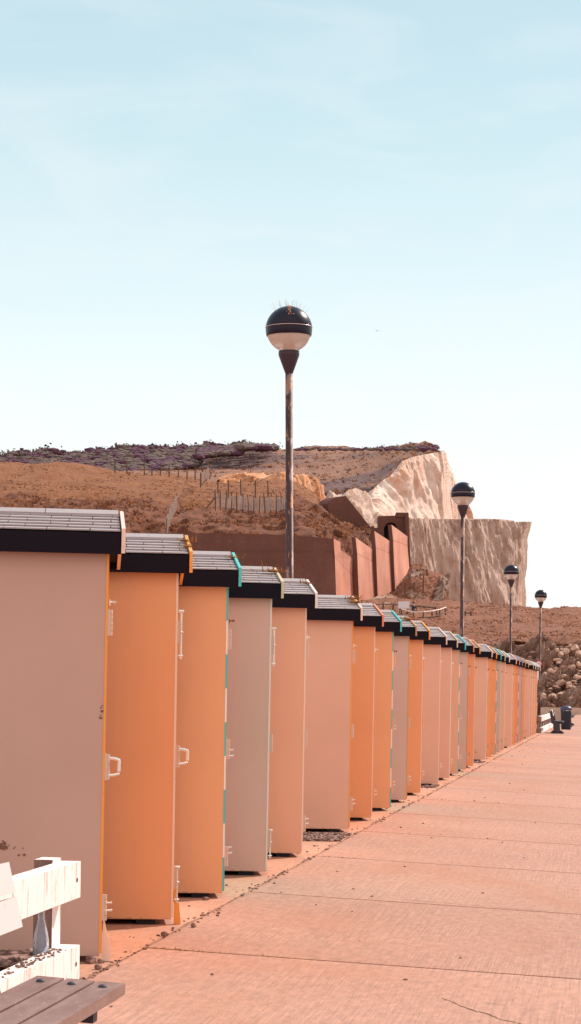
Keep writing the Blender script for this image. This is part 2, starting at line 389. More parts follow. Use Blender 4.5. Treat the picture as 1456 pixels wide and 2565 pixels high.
protoA, dA = build_hut(1); link('handle', dhandle_mesh(1.07), M_chrome, dA); link('hook', hook_mesh(1.97), M_chrome, dA); link('peg', peg_mesh(.31), M_chrome, dA)
protoB, dB = build_hut(4); link('bolt', bolt_mesh(1.99), M_chrome, dB); link('bolt', bolt_mesh(.36, .22), M_chrome, dB)
protoC, dC = build_hut(2); link('hook', hook_mesh(1.99), M_rust, dC); link('peg', peg_mesh(.35), M_chrome, dC); link('handle', peg_mesh(1.05), M_chrome, dC)
protoD, dD = build_hut(5); link('hook', hook_mesh(1.97), M_chrome, dD); link('peg', peg_mesh(.33), M_chrome, dD)
PR = dict(A=protoA, B=protoB, C=protoC, D=protoD)
HUTS = [ # Z, wall, trim, door, kind
 (12.57, 'mauve', 'pinkish', 'orange', 'A'), (14.60, 'deep', 'orange', 'cream', 'B'), (16.50, 'orange', 'teal', 'teal', 'C'), (18.52, 'grey', 'khaki', 'white', 'B'), (20.6, 'salmon', 'white', 'cream', 'D'),
 (24.25, 'pink', 'pinkish', 'orange', 'D'), (26.45, 'deep', 'red', 'cream', 'D'), (28.65, 'orange', 'teal', 'teal', 'C'), (30.85, 'grey', 'brown', 'orange', 'D'), (33.0, 'orange', 'orange', 'cream', 'D'),
 (36.3, 'pink', 'pinkish', 'cream', 'D'), (38.7, 'pink', 'khaki', 'white', 'D'), (40.8, 'salmon', 'teal', 'teal', 'C'), (43.0, 'grey', 'red', 'red', 'D'), (45.1, 'orange', 'orange', 'cream', 'D'),
 (49.3, 'pink', 'pinkish', 'cream', 'D'), (51.2, 'deep', 'orange', 'orange', 'D'), (53.2, 'orange', 'teal', 'teal', 'C'), (55.2, 'grey', 'khaki', 'white', 'D'), (57.2, 'salmon', 'white', 'cream', 'D'),
 (61.2, 'pink', 'pinkish', 'cream', 'D'), (63.2, 'orange', 'red', 'red', 'D'), (65.2, 'orange', 'blue', 'blue', 'C'), (67.3, 'grey', 'brown', 'brown', 'D'), (69.5, 'orange', 'orange', 'cream', 'D'),
 (73.8, 'pink', 'khaki', 'cream', 'D'), (75.8, 'salmon', 'white', 'white', 'D'), (77.8, 'salmon', 'white', 'cream', 'D'), (79.8, 'orange', 'white', 'cream', 'D')]
ORD = ['nearest', 'second', 'third', 'fourth', 'fifth', 'sixth', 'seventh', 'eighth', 'ninth', 'tenth', 'eleventh', 'twelfth', 'thirteenth', 'fourteenth', 'fifteenth', 'sixteenth', 'seventeenth', 'eighteenth', 'nineteenth', 'twentieth',
       'twenty-first', 'twenty-second', 'twenty-third', 'twenty-fourth', 'twenty-fifth', 'twenty-sixth', 'twenty-seventh', 'twenty-eighth', 'last']
WN = dict(mauve='dusky pink', deep='deep orange', orange='orange', grey='greyish pink', salmon='salmon', pink='pale pink')
TN = dict(pinkish='pale pink', orange='orange', teal='teal', khaki='sandy', white='off-white', red='red', brown='brown', blue='blue')
HUT_ROT = math.atan(0.0923)
def hut_pos(i): z = HUTS[i][0]*.973; return PL(-2.82, z, 0)
used = {}
for i, (z, wcol, tcol, dcol, kd) in enumerate(HUTS):
    src = PR[kd]
    o = src if kd not in used else copy_tree(src)
    used.setdefault(kd, o)
    rr = random.Random(i+40)
    o.location = hut_pos(i); o.rotation_euler = (rr.uniform(-.002, .002), 0.006+rr.uniform(-.003, .003), HUT_ROT+(rr.uniform(-.006, .006) if i else 0))
    extra = '' if i else ', behind white barrier'
    if i in (5, 10, 15, 20, 25): extra = ', after a gap'
    tag(o, '%s beach hut, %s side wall and %s barge boards%s' % (ORD[i], WN[wcol], TN[tcol], extra), 'beach hut', 'beach huts in a stepped row along the promenade')
    # own trim paint and wall tone on this hut: object-level material slots
    for ch in o.children_recursive:
        n = ch.name.split('.')[0]
        m = WALL[wcol] if n == 'walls' else TRIM[tcol] if n == 'barge_board' else TRIM[dcol] if n in ('door',) else None
        if n == 'edge_lath': m = TRIM[dcol]
        if n == 'hinge' and i > 5: m = WALL[wcol]
        if i > 12 and n in ('hook', 'peg') : m = M_rust
        if m is not None:
            ch.material_slots[0].link = 'OBJECT'; ch.material_slots[0].material = m
M_peel = mat('peeled_patch', (.20, .09, .06), .95)
def flakes(lx, lz, n, sx_, sz_, smax, seed):
    rnd = random.Random(seed); bm = bmesh.new()
    for k in range(n):
        cx_, cz_ = lx+rnd.gauss(0, sx_), lz+rnd.gauss(0, sz_); rr_ = rnd.uniform(.25, 1)*smax; m_ = 7
        pts = [(cx_+rr_*rnd.uniform(.5, 1.2)*math.cos(6.283*q/m_), cz_+rr_*rnd.uniform(.4, .9)*math.sin(6.283*q/m_)) for q in range(m_)]
        prism(bm, pts, -.003-.0004*(k % 5), .001, axis=1)
    o = link('peeled_patch', bm, M_peel, protoA); o['kind'] = 'stuff'
flakes(-.60, .30, 26, .07, .030, .022, 1); flakes(-.555, .63, 14, .035, .018, .018, 2); flakes(-.47, .60, 5, .03, .02, .009, 3); flakes(-.012, 1.36, 5, .004, .02, .012, 5)
flakes(-.35, 1.1, 5, .35, .5, .004, 4)
link('handle', dhandle_mesh(1.07), M_chrome, dB)
# dry weeds and moss lodged behind the barge boards
M_moss = mat('dry_moss', (0.36, 0.15, 0.035), 0.95)
def moss(i, y, s, txt):
    rnd = random.Random(i*17+int(y*10)); bm = bmesh.new()
    for k in range(46):
        a = Vector((rnd.gauss(0, .035), rnd.gauss(0, .010), 0)); L = rnd.uniform(.02, .075)
        d = Vector((rnd.uniform(-1.8, .6), rnd.uniform(-.6, .6), rnd.uniform(.15, .6))).normalized()*L
        p = Vector((-d.y, d.x, 0)).normalized()*.005
        bm.faces.new([bm.verts.new(v) for v in (a-p, a+p, a+d)])
    stone(bm, (-.01, 0, .006), .03, rnd, .4)
    o = link('moss_tuft', bm, M_moss); o.scale = (s, s, s)
    h = PR  # local to world through the hut's own placement
    c = Matrix.LocRotScale(hut_pos(i), None, None) @ Matrix.Rotation(HUT_ROT, 4, 'Z')
    o.location = c @ Vector((OVH-.02+.02, y, slope_z(y)+.022)); o.rotation_euler = (0, 0, HUT_ROT)
    tag(o, txt, 'moss', 'tufts of dry moss on the hut roofs')
    assert len(txt.split()) <= 16, txt
moss(1, .42, 1.0, 'brown dry moss tuft high on the roof edge of the second beach hut')
moss(1, .12, .8, 'brown dry moss tuft halfway down the roof edge of the second beach hut')
moss(2, .45, 1.0, 'brown dry moss tuft on the third beach hut by its teal barge board')
moss(3, .46, 1.5, 'large brown moss tuft on the roof of the fourth beach hut')
moss(4, .50, 1.1, 'brown dry moss tuft near the ridge of the fifth beach hut')
moss(5, .52, 1.5, 'brown dry moss tuft near the ridge of the sixth beach hut')
moss(5, .25, 1.6, 'brown dry moss tuft lower on the roof edge of the sixth beach hut')
moss(8, .45, 1.6, 'brown dry moss tuft on the roof edge of the ninth beach hut')
# door wedges standing proud at the foot of huts one and two
def wedge(i, z, txt):
    bm = bmesh.new(); prism(bm, [(0.02, .0), (.065, .0), (.052, .12), (.03, .22), (.02, .24)], .03, .055, axis=1)
    o = link('door_wedge', bm, TRIM['orange'] if i else TRIM['cream'], bevel=.002); o.location = hut_pos(i); o.rotation_euler = (0, 0, HUT_ROT); o.location.z = z
    tag(o, txt, 'wedge')
wedge(0, .003, 'small cream wedge at the foot of the nearest beach hut door')
wedge(1, .003, 'small orange wedge at the foot of the second beach hut door')

# ------------------------------------------------------------------ street lamps
def lampmat():
    m = mat('weathered_post', (0.13, 0.06, 0.06), 0.6, 0.2); v = coords(m, (1, 1, .35))
    b = ramp(m, noi(m, v, 7, 5, .65, .5), [(0.42, (0.06, 0.025, 0.028)), (0.55, (0.085, 0.038, 0.034)), (0.58, (0.30, 0.19, 0.20)), (0.7, (0.36, 0.23, 0.23))])
    b = speck(m, v, b, (0.42, 0.16, 0.06), 16, .58, .62); setc(m, b); bump(m, noi(m, v, 25, 4), .4, .004); return m
M_post = lampmat()
M_cap = mat('dark_glossy_cap', (0.012, 0.008, 0.022), 0.3); M_cap.node_tree.nodes['Principled BSDF'].inputs['Specular IOR Level'].default_value = .25
M_neck = mat('dark_neck', (0.035, 0.016, 0.03), 0.5)
M_bowl = mat('frosted_bowl', (0.95, 0.80, 0.74), 0.35); M_bowl.node_tree.nodes['Principled BSDF'].inputs['Transmission Weight'].default_value = 0.45; M_bowl.node_tree.nodes['Principled BSDF'].inputs['IOR'].default_value = 1.15
M_bulb = mat('lamp_gear', (0.25, 0.17, 0.14), 0.5); M_rim = mat('bright_rim', (0.75, 0.6, 0.6), 0.25, .8)
def build_lamp(H, spikes=False):
    root = empty('street_lamp'); r = .375; zc = 0.0   # local origin at foot; globe centre at H
    bm = bmesh.new(); lathe(bm, [(.10, 0), (.10, 1.0), (.085, 1.06), (.062, 1.10), (.060, H-.70)], 20); link('pole', bm, M_post, root, True)
    bm = bmesh.new(); lathe(bm, [(.062, H-.705), (.066, H-.69), (.085, H-.64), (.165, H-.42), (.170, H-.39), (.165, H-.345), (.10, H-.34)], 28); link('neck', bm, M_neck, root, True)
    def arc(t0, t1, n, rr): return [(rr*math.cos(t0+(t1-t0)*k/n), H+rr*math.sin(t0+(t1-t0)*k/n)) for k in range(n+1)]
    bm = bmesh.new(); lathe(bm, [(.16, H-.345)]+arc(-1.10, -.22, 10, r-.012)+[(r-.03, H-.08)], 40); link('bowl', bm, M_bowl, root, True)
    bm = bmesh.new(); lathe(bm, [(r-.035, H-.10)]+arc(-.27, 0.10, 5, r)+arc(.11, 1.5705, 16, r+.004), 44); cap = link('cap', bm, M_cap, root, True)
    bm = bmesh.new(); lathe(bm, [(r+.0005, H+.034), (r+.0075, H+.036), (r+.0075, H+.042), (r+.0005, H+.044)], 44); link('rim', bm, M_rim, cap, True)
    bm = bmesh.new(); lathe(bm, [(.09, H-.34), (.085, H-.2), (.065, H-.19), (.06, H-.11)], 16); link('lamp_gear', bm, M_bulb, root, True)
    if spikes:
        bm = bmesh.new(); rnd = random.Random(5)
        for k in range(46):
            az = rnd.uniform(0, 6.283); el = rnd.choice([rnd.uniform(.7, 1.2), rnd.uniform(1.1, 1.5)])
            d0 = Vector((math.cos(az)*math.cos(el), math.sin(az)*math.cos(el), math.sin(el))); p = Vector((0, 0, H))+d0*(r+.004)
            d1 = (d0*1.0+Vector((rnd.gauss(0, .25), rnd.gauss(0, .25), .35))).normalized()
            tube(bm, [p, p+d1*rnd.uniform(.07, .15)], [.0012, .0008], 4)
        link('bird_spikes', bm, mat('spike_wire', (.45, .40, .40), .4, .5), cap)
        bm = bmesh.new()
        for k in range(40):
            a = Vector((rnd.gauss(.01, .02), -.20+(k-20)*.006, 0)); a.z = H+math.sqrt(max(0, (r+.004)**2-a.x**2-a.y**2))
            stone(bm, a, rnd.uniform(.012, .018), rnd, .8, sub=0)
        link('dropping_crust', bm, mat('crust', (.42, .2, .13), .9), cap)
    return root
LAMPS = [ (724, 826, 36.0, 721), (1160, 1238, 69.0, 1155), (1281, 1434, 108.6, 1280), (1355, 1493, 135.0, 1348) ]
for i, (x, y, Z, xb) in enumerate(LAMPS):
    top = P(x, y, Z)
    gz = 0.0
    o = build_lamp(top.z-gz, spikes=(i == 0))
    o.location = (top.x, top.y, gz)
    lean = [0.015, 0.004, .002, -.004][i]
    o.rotation_euler = (0, lean*-1, [0, 2, 4, 5.5][i])
    if lean: o.rotation_euler = (0, -lean, 0); o.location.x = top.x+lean*top.z
    tag(o, ['tall globe lamp with bird spikes, largest and nearest of the four', 'globe lamp standing in front of the big chalk cliff, second nearest', 'globe lamp against the edge of the lower chalk cliff, third along the row', 'farthest globe lamp at the end of the hut row carrying a round sign'][i],
        'street lamp', 'globe street lamps behind the beach huts')
# round sign and plate on the last lamp
p4 = P(1349.5, 1663, 134.86)
def ringsign():
    root = empty('round_sign', p4); 
    def disc(bm, r, y0, y1, seg=32):
        prism(bm, [(r*math.cos(2*math.pi*k/seg), r*math.sin(2*math.pi*k/seg)) for k in range(seg)], y0, y1, axis=1)
    bm = bmesh.new(); disc(bm, .19, 0, .004); link('backing', bm, mat('sign_red', (.75, .12, .13), .5), root)
    bm = bmesh.new(); disc(bm, .135, -.004, -.001); face = link('face', bm, mat('sign_face', (.80, .74, .84), .5), root)
    bm = bmesh.new()
    for cx_ in (-.055, .055):
        ring = [(cx_+.032*math.cos(a), -.008, -.015+.032*math.sin(a)) for a in [2*math.pi*k/14 for k in range(15)]]
        tube(bm, ring, .006, 6)
    for a, b in (((-.055, -.015), (-.02, .035)), ((-.02, .035), (.035, .035)), ((.035, .035), (.055, -.015)), ((-.02, .035), (.0, -.015)), ((0, -.015), (.035, .035)), ((.035, .035), (.04, .055))):
        tube(bm, [(a[0], -.008, a[1]), (b[0], -.008, b[1])], .006, 6)
    link('bicycle_symbol', bm, mat('sign_black', (.03, .03, .12), .5), root)
    bm = bmesh.new(); box(bm, (-.02, .004, -.03), (.02, .09, .03)); link('clamp', bm, M_rust, root)
    tag(root, 'small round red-ringed no cycling sign on the farthest lamp post', 'sign')
ringsign()
pp = P(1345.5, 1692, 134.9); bm = bmesh.new(); box(bm, (-.10, -.008, -.27), (.10, .008, .27)); link_o = link('notice_plate', bm, mat('plate_white', (.85, .82, .85), .5), bevel=.004); link_o.location = pp
tag(link_o, 'narrow white notice plate fixed under the round sign on the lamp post', 'sign')

# ------------------------------------------------------------------ white timber barriers
def woodwhite():
    m = mat('weathered_white_timber', (0.80, 0.70, 0.66), 0.7); v = coords(m, (3, 3, .7)); vg = coords(m)
    b = mix(m, ramp(m, noi(m, coords(m, (9, 9, 1.2)), 2.2, 6, .72, .3), [(0.54, (0, 0, 0)), (0.64, (.9, .9, .9))]), (0.88, 0.78, 0.765), (0.55, 0.32, 0.24))
    b = speck(m, vg, b, (0.30, 0.14, 0.09), 12, .66, .72); setc(m, b); bump(m, noi(m, v, 14, 5, .7), .5, .006); return m
M_wwood = woodwhite()
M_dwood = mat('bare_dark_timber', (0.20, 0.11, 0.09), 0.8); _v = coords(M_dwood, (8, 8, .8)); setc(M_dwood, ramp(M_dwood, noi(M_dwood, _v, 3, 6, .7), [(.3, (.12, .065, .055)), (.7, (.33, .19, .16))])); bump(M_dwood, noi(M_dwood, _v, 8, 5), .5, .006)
M_boltm = mat('bolt_rust', (.16, .06, .04), .7, .3)
def barrier(name, zfar, znear, label, endboard=False, posts=None):
    o = empty(name, PL(-2.75, zfar, 0), ANG_ROW); L = zfar-znear
    # local: y along the row (0 at the far end, negative towards the camera), x lateral, front face at x = 0
    def rail(z0, z1):
        bm = bmesh.new(); n = max(2, int(L/2.4)); ys = [-L*i/n for i in range(n+1)]
        for a, b in zip(ys, ys[1:]): box(bm, (-.10, b+.004, z0), (0, a, z1))
        r = link('rail', bm, M_wwood, o, bevel=.006)
        return r
    r1 = rail(.425, .61); r2 = rail(0, .18)
    ys = [-.18-L/ max(2, int(L/2.4))*i for i in range(max(2, int(L/2.4))+1)]
    for y in ys:
        if y < -L: y = -L
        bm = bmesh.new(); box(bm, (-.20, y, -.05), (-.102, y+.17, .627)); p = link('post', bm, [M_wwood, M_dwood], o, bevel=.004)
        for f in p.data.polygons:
            if f.normal.y < -.8: f.material_index = 1  # near face: bare dark wood, with its shade put into the colour
        for rr, z in ((r1, .52), (r2, .09)):
            bm = bmesh.new(); tube(bm, [(-.01, y+.10, z), (.004, y+.10, z)], .011, 8); link('bolt', bm, M_boltm, rr)
    if endboard:
        for z0, z1 in ((0, .18), (.425, .61)):
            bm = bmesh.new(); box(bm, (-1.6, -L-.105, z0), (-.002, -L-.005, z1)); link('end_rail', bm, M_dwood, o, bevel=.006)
        bm = bmesh.new(); box(bm, (-.75, -L+.0, -.05), (-.65, -L+.1, .6)); link('post', bm, M_wwood, o)
    tag(o, label, 'barrier'); return o
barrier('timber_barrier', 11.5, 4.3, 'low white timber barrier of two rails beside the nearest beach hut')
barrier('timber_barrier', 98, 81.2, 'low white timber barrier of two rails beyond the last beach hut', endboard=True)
# shingle heap inside the near barrier, and its debris on the rail
M_peb = mat('pebble', (0.42, 0.24, 0.19), 0.8); 
_g = N(M_peb, 'ShaderNodeObjectInfo'); _vp = coords(M_peb); setc(M_peb, ramp(M_peb, noi(M_peb, _vp, 22, 2), [(.3, (.07, .03, .028)), (.5, (.20, .10, .08)), (.70, (.48, .29, .23))]))
bm = bmesh.new(); rnd = random.Random(11)
base = []
for i in range(500):
    L = rnd.uniform(-4.0, -2.98); Z = rnd.uniform(7.6, 11.9)
    h = .10+.09*max(0, min(1, (11.6-Z)/1.2))+.03*noise.noise(Vector((L*2, Z*2, 0)))
    stone(bm, PL(L, Z, h-.01), rnd.uniform(.022, .045), rnd, .7)
NX, NZ = 14, 40; grid = [[bm.verts.new(PL(-4.1+(1.14)*a/NX, 7.4+4.7*b/NZ, (.02 if b == NZ else .09+.09*max(0, min(1, (11.6-(7.4+4.7*b/NZ))/1.2)))+.02*noise.noise(Vector((a, b, 0))))) for a in range(NX+1)] for b in range(NZ+1)]
for b in range(NZ):
    for a in range(NX): bm.faces.new((grid[b][a], grid[b][a+1], grid[b+1][a+1], grid[b+1][a]))
o = link('shingle_heap', bm, M_peb); tag(o, 'dark shingle heaped behind the near white timber barrier', 'shingle', kind='stuff')
bm = bmesh.new()
for i in range(110):
    Z = 11.3-abs(rnd.gauss(0, 1.2)); stone(bm, PL(-2.80+rnd.gauss(0, .022), Z, .184), rnd.uniform(.004, .014), rnd, .6)
o = link('debris', bm, M_peb); tag(o, 'stone chips and litter lying on the lower white rail', 'debris', kind='stuff')
# bottle
M_glass = mat('blue_glass', (0.80, 0.86, 0.95), 0.04); _b = M_glass.node_tree.nodes['Principled BSDF']; _b.inputs['Transmission Weight'].default_value = .9; _b.inputs['IOR'].default_value = 1.3
bm = bmesh.new(); lathe(bm, [(.001, .006), (.036, .0), (.040, .01), (.040, .10), (.034, .14), (.018, .21), (.0145, .275), (.0165, .28), (.0165, .295), (.012, .297), (.011, .22), (.028, .14), (.034, .10), (.034, .02), (.001, .012)], 28)
o = link('bottle', bm, M_glass, smooth=True); pb = P(176/1.0*0+166, 2380, 11.12); o.location = (P(103, 2380, 11.15).x, 11.15, .135); tag(o, 'clear bluish glass bottle standing by the post of the white barrier', 'bottle')
# ------------------------------------------------------------------ benches
def benchmetal():
    m = mat('weathered_slat', (0.42, 0.29, 0.27), 0.38); v = coords(m, (6, 1.2, 6)); vg = coords(m)
    b = ramp(m, noi(m, v, 3, 6, .65), [(.3, (.16, .08, .068)), (.7, (.30, .18, .16))])
    b = speck(m, vg, b, (.66, .60, .62), 60, .66, .70); setc(m, b); m.node_tree.nodes['Principled BSDF'].inputs['Specular IOR Level'].default_value = .6
    bump(m, noi(m, vg, 90, 4), .3, .002); return m
M_slat = benchmetal()
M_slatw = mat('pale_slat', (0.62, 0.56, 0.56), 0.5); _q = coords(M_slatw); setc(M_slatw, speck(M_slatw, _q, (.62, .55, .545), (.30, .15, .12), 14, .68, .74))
M_iron = mat('dark_iron', (.03, .022, .04), .5)
def bench(loc, rz, length, label, slatm=M_slat, backm=M_slatw, far=False):
    """local: +x towards the promenade (front edge at 0), y along the slats, far end at y = 0"""
    o = empty('bench', loc, rz)
    T = Matrix.Translation((0, 0, .455)) @ Matrix.Rotation(math.radians(3.2), 4, 'Y') @ Matrix.Translation((0, 0, -.455))
    bm = bmesh.new()
    for k in range(3):
        x1 = -.112*k; box(bm, (x1-.100, -length, .415), (x1, 0, .455), T)
    st = link('seat', bm, slatm, o, bevel=.007)
    for k in range(3):
        for y in (-.14, -length/2, -length+.14):
            bm = bmesh.new(); lathe(bm, [(.017, 0), (.014, .006), (.006, .010)], 12)
            q = link('bolt', bm, M_iron, st); q.location = T @ Vector((-.112*k-.052, y, .455))
    T2 = Matrix.Translation((-.345, 0, .50)) @ Matrix.Rotation(math.radians(-13), 4, 'Y')
    bm = bmesh.new()
    for k in range(2): box(bm, (-.04, -length, .15+.127*k), (0, 0.0, .26+.127*k), T2)
    bk = link('backrest', bm, backm, o, bevel=.006)
    for y in (-.32, -length/2, -length+.32):
        bm = bmesh.new()
        box(bm, (-.42, y-.03, .05), (-.05, y+.03, .10)); box(bm, (-.30, y-.05, .0), (-.18, y+.05, .41)); box(bm, (-.44, y-.03, .36), (-.03, y+.03, .418), T)
        box(bm, (-.46, y-.06, .0), (-.0, y+.06, .055))
        box(bm, (-.09, y-.03, -.12), (-.042, y+.03, .36), T2)
        link('support', bm, M_iron, o, bevel=.004)
    if far:
        for y in (-.0, -length):
            bm = bmesh.new(); prism(bm, [(-.34, .05), (-.14, .05), (-.16, .40), (-.30, .44), (-.40, .86), (-.45, .86), (-.42, .40), (-.36, .36)], y-.05, y+.02, axis=1); link('end_panel', bm, M_iron, o)
    tag(o, label, 'bench', 'slatted benches facing the sea'); return o
se = P(315, 2474, 7.95)
bench((se.x, se.y, 0-.0), ANG_ROW, 2.6, 'weathered slatted bench cut off by the bottom left corner of the photo')
# end-on benches by the far barrier
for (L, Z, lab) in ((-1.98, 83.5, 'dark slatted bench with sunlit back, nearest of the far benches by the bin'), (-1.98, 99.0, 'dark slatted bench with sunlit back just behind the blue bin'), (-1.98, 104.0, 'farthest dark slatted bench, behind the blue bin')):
    bench(PL(L, Z, -.03), ANG_ROW, 1.7, lab, M_iron, M_white, True)  # white back slats: sunlight put into their colour
# litter bin
M_bin = mat('blue_black_bin', (.008, .008, .022), .6); M_lid = mat('purple_lid', (.05, .04, .10), .5)
o = empty('litter_bin', PL(-2.09, 91.5, -.03))
bm = bmesh.new(); lathe(bm, [(.19, 0), (.20, .04), (.225, .72), (.225, .76)], 24); link('bin_body', bm, M_bin, o, True)
bm = bmesh.new(); lathe(bm, [(.225, .80), (.245, .81), (.24, .86), (.19, .93), (.10, .97), (.001, .98)], 24); link('lid', bm, M_lid, o, True)
bm = bmesh.new()
for k in range(4): a = math.pi/4+k*math.pi/2; tube(bm, [(.205*math.cos(a), .205*math.sin(a), .74), (.205*math.cos(a), .205*math.sin(a), .82)], .014, 6)
link('lid_support', bm, M_iron, o); tag(o, 'dark blue litter bin with domed lid at the far end of the promenade', 'bin')
# end kerb wall of the promenade
def plainstone(name, c0, c1, sc=2.0):
    m = mat(name, c0, .85); v = coords(m); setc(m, ramp(m, noi(m, v, sc, 6, .65), [(.3, c0), (.7, c1)])); bump(m, noi(m, v, sc*5, 5), .4, .03); return m
M_kerb = plainstone('kerb_concrete', (.45, .30, .24), (.62, .44, .37))
bm = bmesh.new(); box(bm, (-30, -.25, -.5), (10, .25, .45)); o = link('low_wall', bm, M_kerb, bevel=.03); o.location = PL(0, 150, 0); o.rotation_euler = (0, 0, ANG_ROW); tag(o, 'low concrete wall closing the promenade below the rocks', 'wall')

# ------------------------------------------------------------------ terrain behind
def interp(poly, t):
    x = poly[0][0]+(poly[-1][0]-poly[0][0])*t
    for a, b in zip(poly, poly[1:]):
        if x <= b[0]+1e-6:
            k = (x-a[0])/max(1e-6, b[0]-a[0]); return [a[i]+(b[i]-a[i])*k for i in range(len(a))]
    return list(poly[-1])
def loft(name, rows, m, nx=160, sub=8, amp=(0.5, 6.0), smooth=True, ridge=0.0, kind='structure', vert=1.0, up=.6, hx=.9, side=0.0):
    """surface through several contour lines, each a list of (x, y, distance)"""
    bm = bmesh.new(); G = []
    R3 = []
    for row in rows: R3.append([P(*interp(row, i/nx)) for i in range(nx+1)])
    for r in range(len(R3)-1):
        for s in range(sub if r < len(R3)-2 else sub+1):
            t = s/sub; t2 = t
            G.append([a.lerp(b, t2) for a, b in zip(R3[r], R3[r+1])])
    for j, line in enumerate(G):
        for i, p in enumerate(line):
            q = Vector((p.x/amp[1], p.y/amp[1], p.z/amp[1]*vert))
            h = noise.fractal(q, hx, 2.1, 6)*amp[0]
            if ridge: h += (abs(noise.noise(Vector((p.x/ridge, p.y/ridge*.3, 7)))) - .25)*amp[0]*1.2
            d = Vector((side, -1.0, up)).normalized()
            G[j][i] = p+d*h
    TUFT[name] = G
    V = [[bm.verts.new(p) for p in line] for line in G]
    for a, b in zip(V, V[1:]):
        for i in range(nx):
            try: bm.faces.new((a[i], a[i+1], b[i+1], b[i]))
            except ValueError: pass
    o = link(name, bm, m, smooth=smooth)
    if kind: o['kind'] = kind
    return o
TUFT = {}
def tufts(name, src, n, size, seed, label, xr=None):
    rnd = random.Random(seed); G = TUFT[src]; bm = bmesh.new()
    for i in range(n):
        a = rnd.randrange(1, len(G)-2); b = rnd.randrange(1, len(G[0])-2); c = G[a][b].lerp(G[a+1][b+1], rnd.random())
        if noise.noise(Vector((c.x*.22, c.y*.1, c.z*.4))) < -.12: continue
        mi = 0 if rnd.random() < .55 else 1; s_ = size*rnd.uniform(.5, 1.25)
        for _ in range(5):
            d = Vector((rnd.gauss(-.25, .5), rnd.gauss(-.2, .5), rnd.uniform(.35, .9)))*s_; w = Vector((rnd.gauss(0, 1), rnd.gauss(0, .6), 0)).normalized()*s_*.16; q = c+Vector((rnd.gauss(0, .3), rnd.gauss(0, .3), -.05))*s_
            f = bm.faces.new([bm.verts.new(v) for v in (q-w, q+w, q+d)]); f.material_index = mi
    o = link(name, bm, [M_g1, M_g2]); tag(o, label, 'grass', kind='stuff')
M_g1 = mat('dark_grass', (.15, .055, .028), .95); M_g2 = mat('straw_grass', (.47, .19, .07), .95)
def turf(name, c0, c1, c2, s=.12, patch=None, ps=.03, plo=.52):
    m = mat(name, c0, .95); v = coords(m, (1, 1, 2.2))
    b = ramp(m, noi(m, v, s, 8, .68, .4), [(.32, c0), (.5, c1), (.68, c2)])
    b = mix(m, .5, b, ramp(m, noi(m, v, s*9, 6, .7), [(.35, tuple(.55*q for q in c1)), (.6, tuple(min(1, 1.2*q) for q in c1))]))
    if patch: b = mix(m, ramp(m, noi(m, coords(m, (1, .5, 3.5)), ps, 7, .7, .5), [(plo, (0, 0, 0)), (plo+.05, (1, 1, 1))]), b, patch)
    setc(m, b); bump(m, noi(m, v, s*8, 7, .75), 1.0, 1.0); return m
M_hill = turf('dry_turf', (.22, .068, .024), (.38, .130, .046), (.48, .185, .072), .16)
M_slope = turf('dry_slope', (.27, .09, .045), (.44, .16, .085), (.56, .24, .14), .22, patch=(.74, .50, .40), ps=.035, plo=.59)
M_tuss = turf('tussock', (.10, .030, .016), (.36, .115, .055), (.60, .23, .12), .45)
M_down = turf('downland', (.18, .082, .055), (.33, .145, .09), (.44, .21, .13), .09, patch=(.17, .085, .085), ps=.014, plo=.50)
def chalk(name, cols, s=.05, stain=(.50, .27, .18), lo=.5, hi=.66):
    m = mat(name, cols[0], .9); v = coords(m, (1, 1, .12)); vg = coords(m, (1, 1, .5))
    b = ramp(m, noi(m, vg, s*1.5, 7, .6), [(.3, cols[0]), (.5, cols[1]), (.7, cols[2])])
    b = mix(m, ramp(m, noi(m, v, s*1.2, 7, .62, .6), [(lo, (0, 0, 0)), (hi, (.85, .85, .85))]), b, stain)
    h = coords(m, (.35, .35, 2.0)); b = mix(m, ramp(m, noi(m, h, s*3, 6, .7), [(.58, (0, 0, 0)), (.68, (.45, .45, .45))]), b, tuple(.6*q for q in stain))
    setc(m, b); bump(m, noi(m, v, s*4, 8, .7), .8, 1.2); bump(m, noi(m, vg, s*12, 6, .75), .6, .5); return m
M_chalk = chalk('chalk_low', [(.56, .35, .275), (.66, .43, .35), (.76, .54, .46)], .20, stain=(.34, .165, .11), lo=.46, hi=.62)
M_chalkU = chalk('chalk_high', [(.78, .50, .40), (.86, .61, .51), (.92, .74, .66)], .10, stain=(.70, .33, .20), lo=.48, hi=.62)
M_chalkW = chalk('chalk_white', [(.60, .38, .29), (.74, .51, .42), (.86, .68, .60)], .20, lo=.47, hi=.60)
M_bluff = chalk('sandy_bluff', [(.70, .27, .12), (.82, .36, .18), (.86, .46, .26)], .15, stain=(.30, .11, .05))
M_flank = chalk('brown_flank', [(.50, .27, .19), (.60, .34, .25), (.66, .42, .33)], .06)

def Zs(poly, Z): return [(x, y, Z) for x, y in poly]
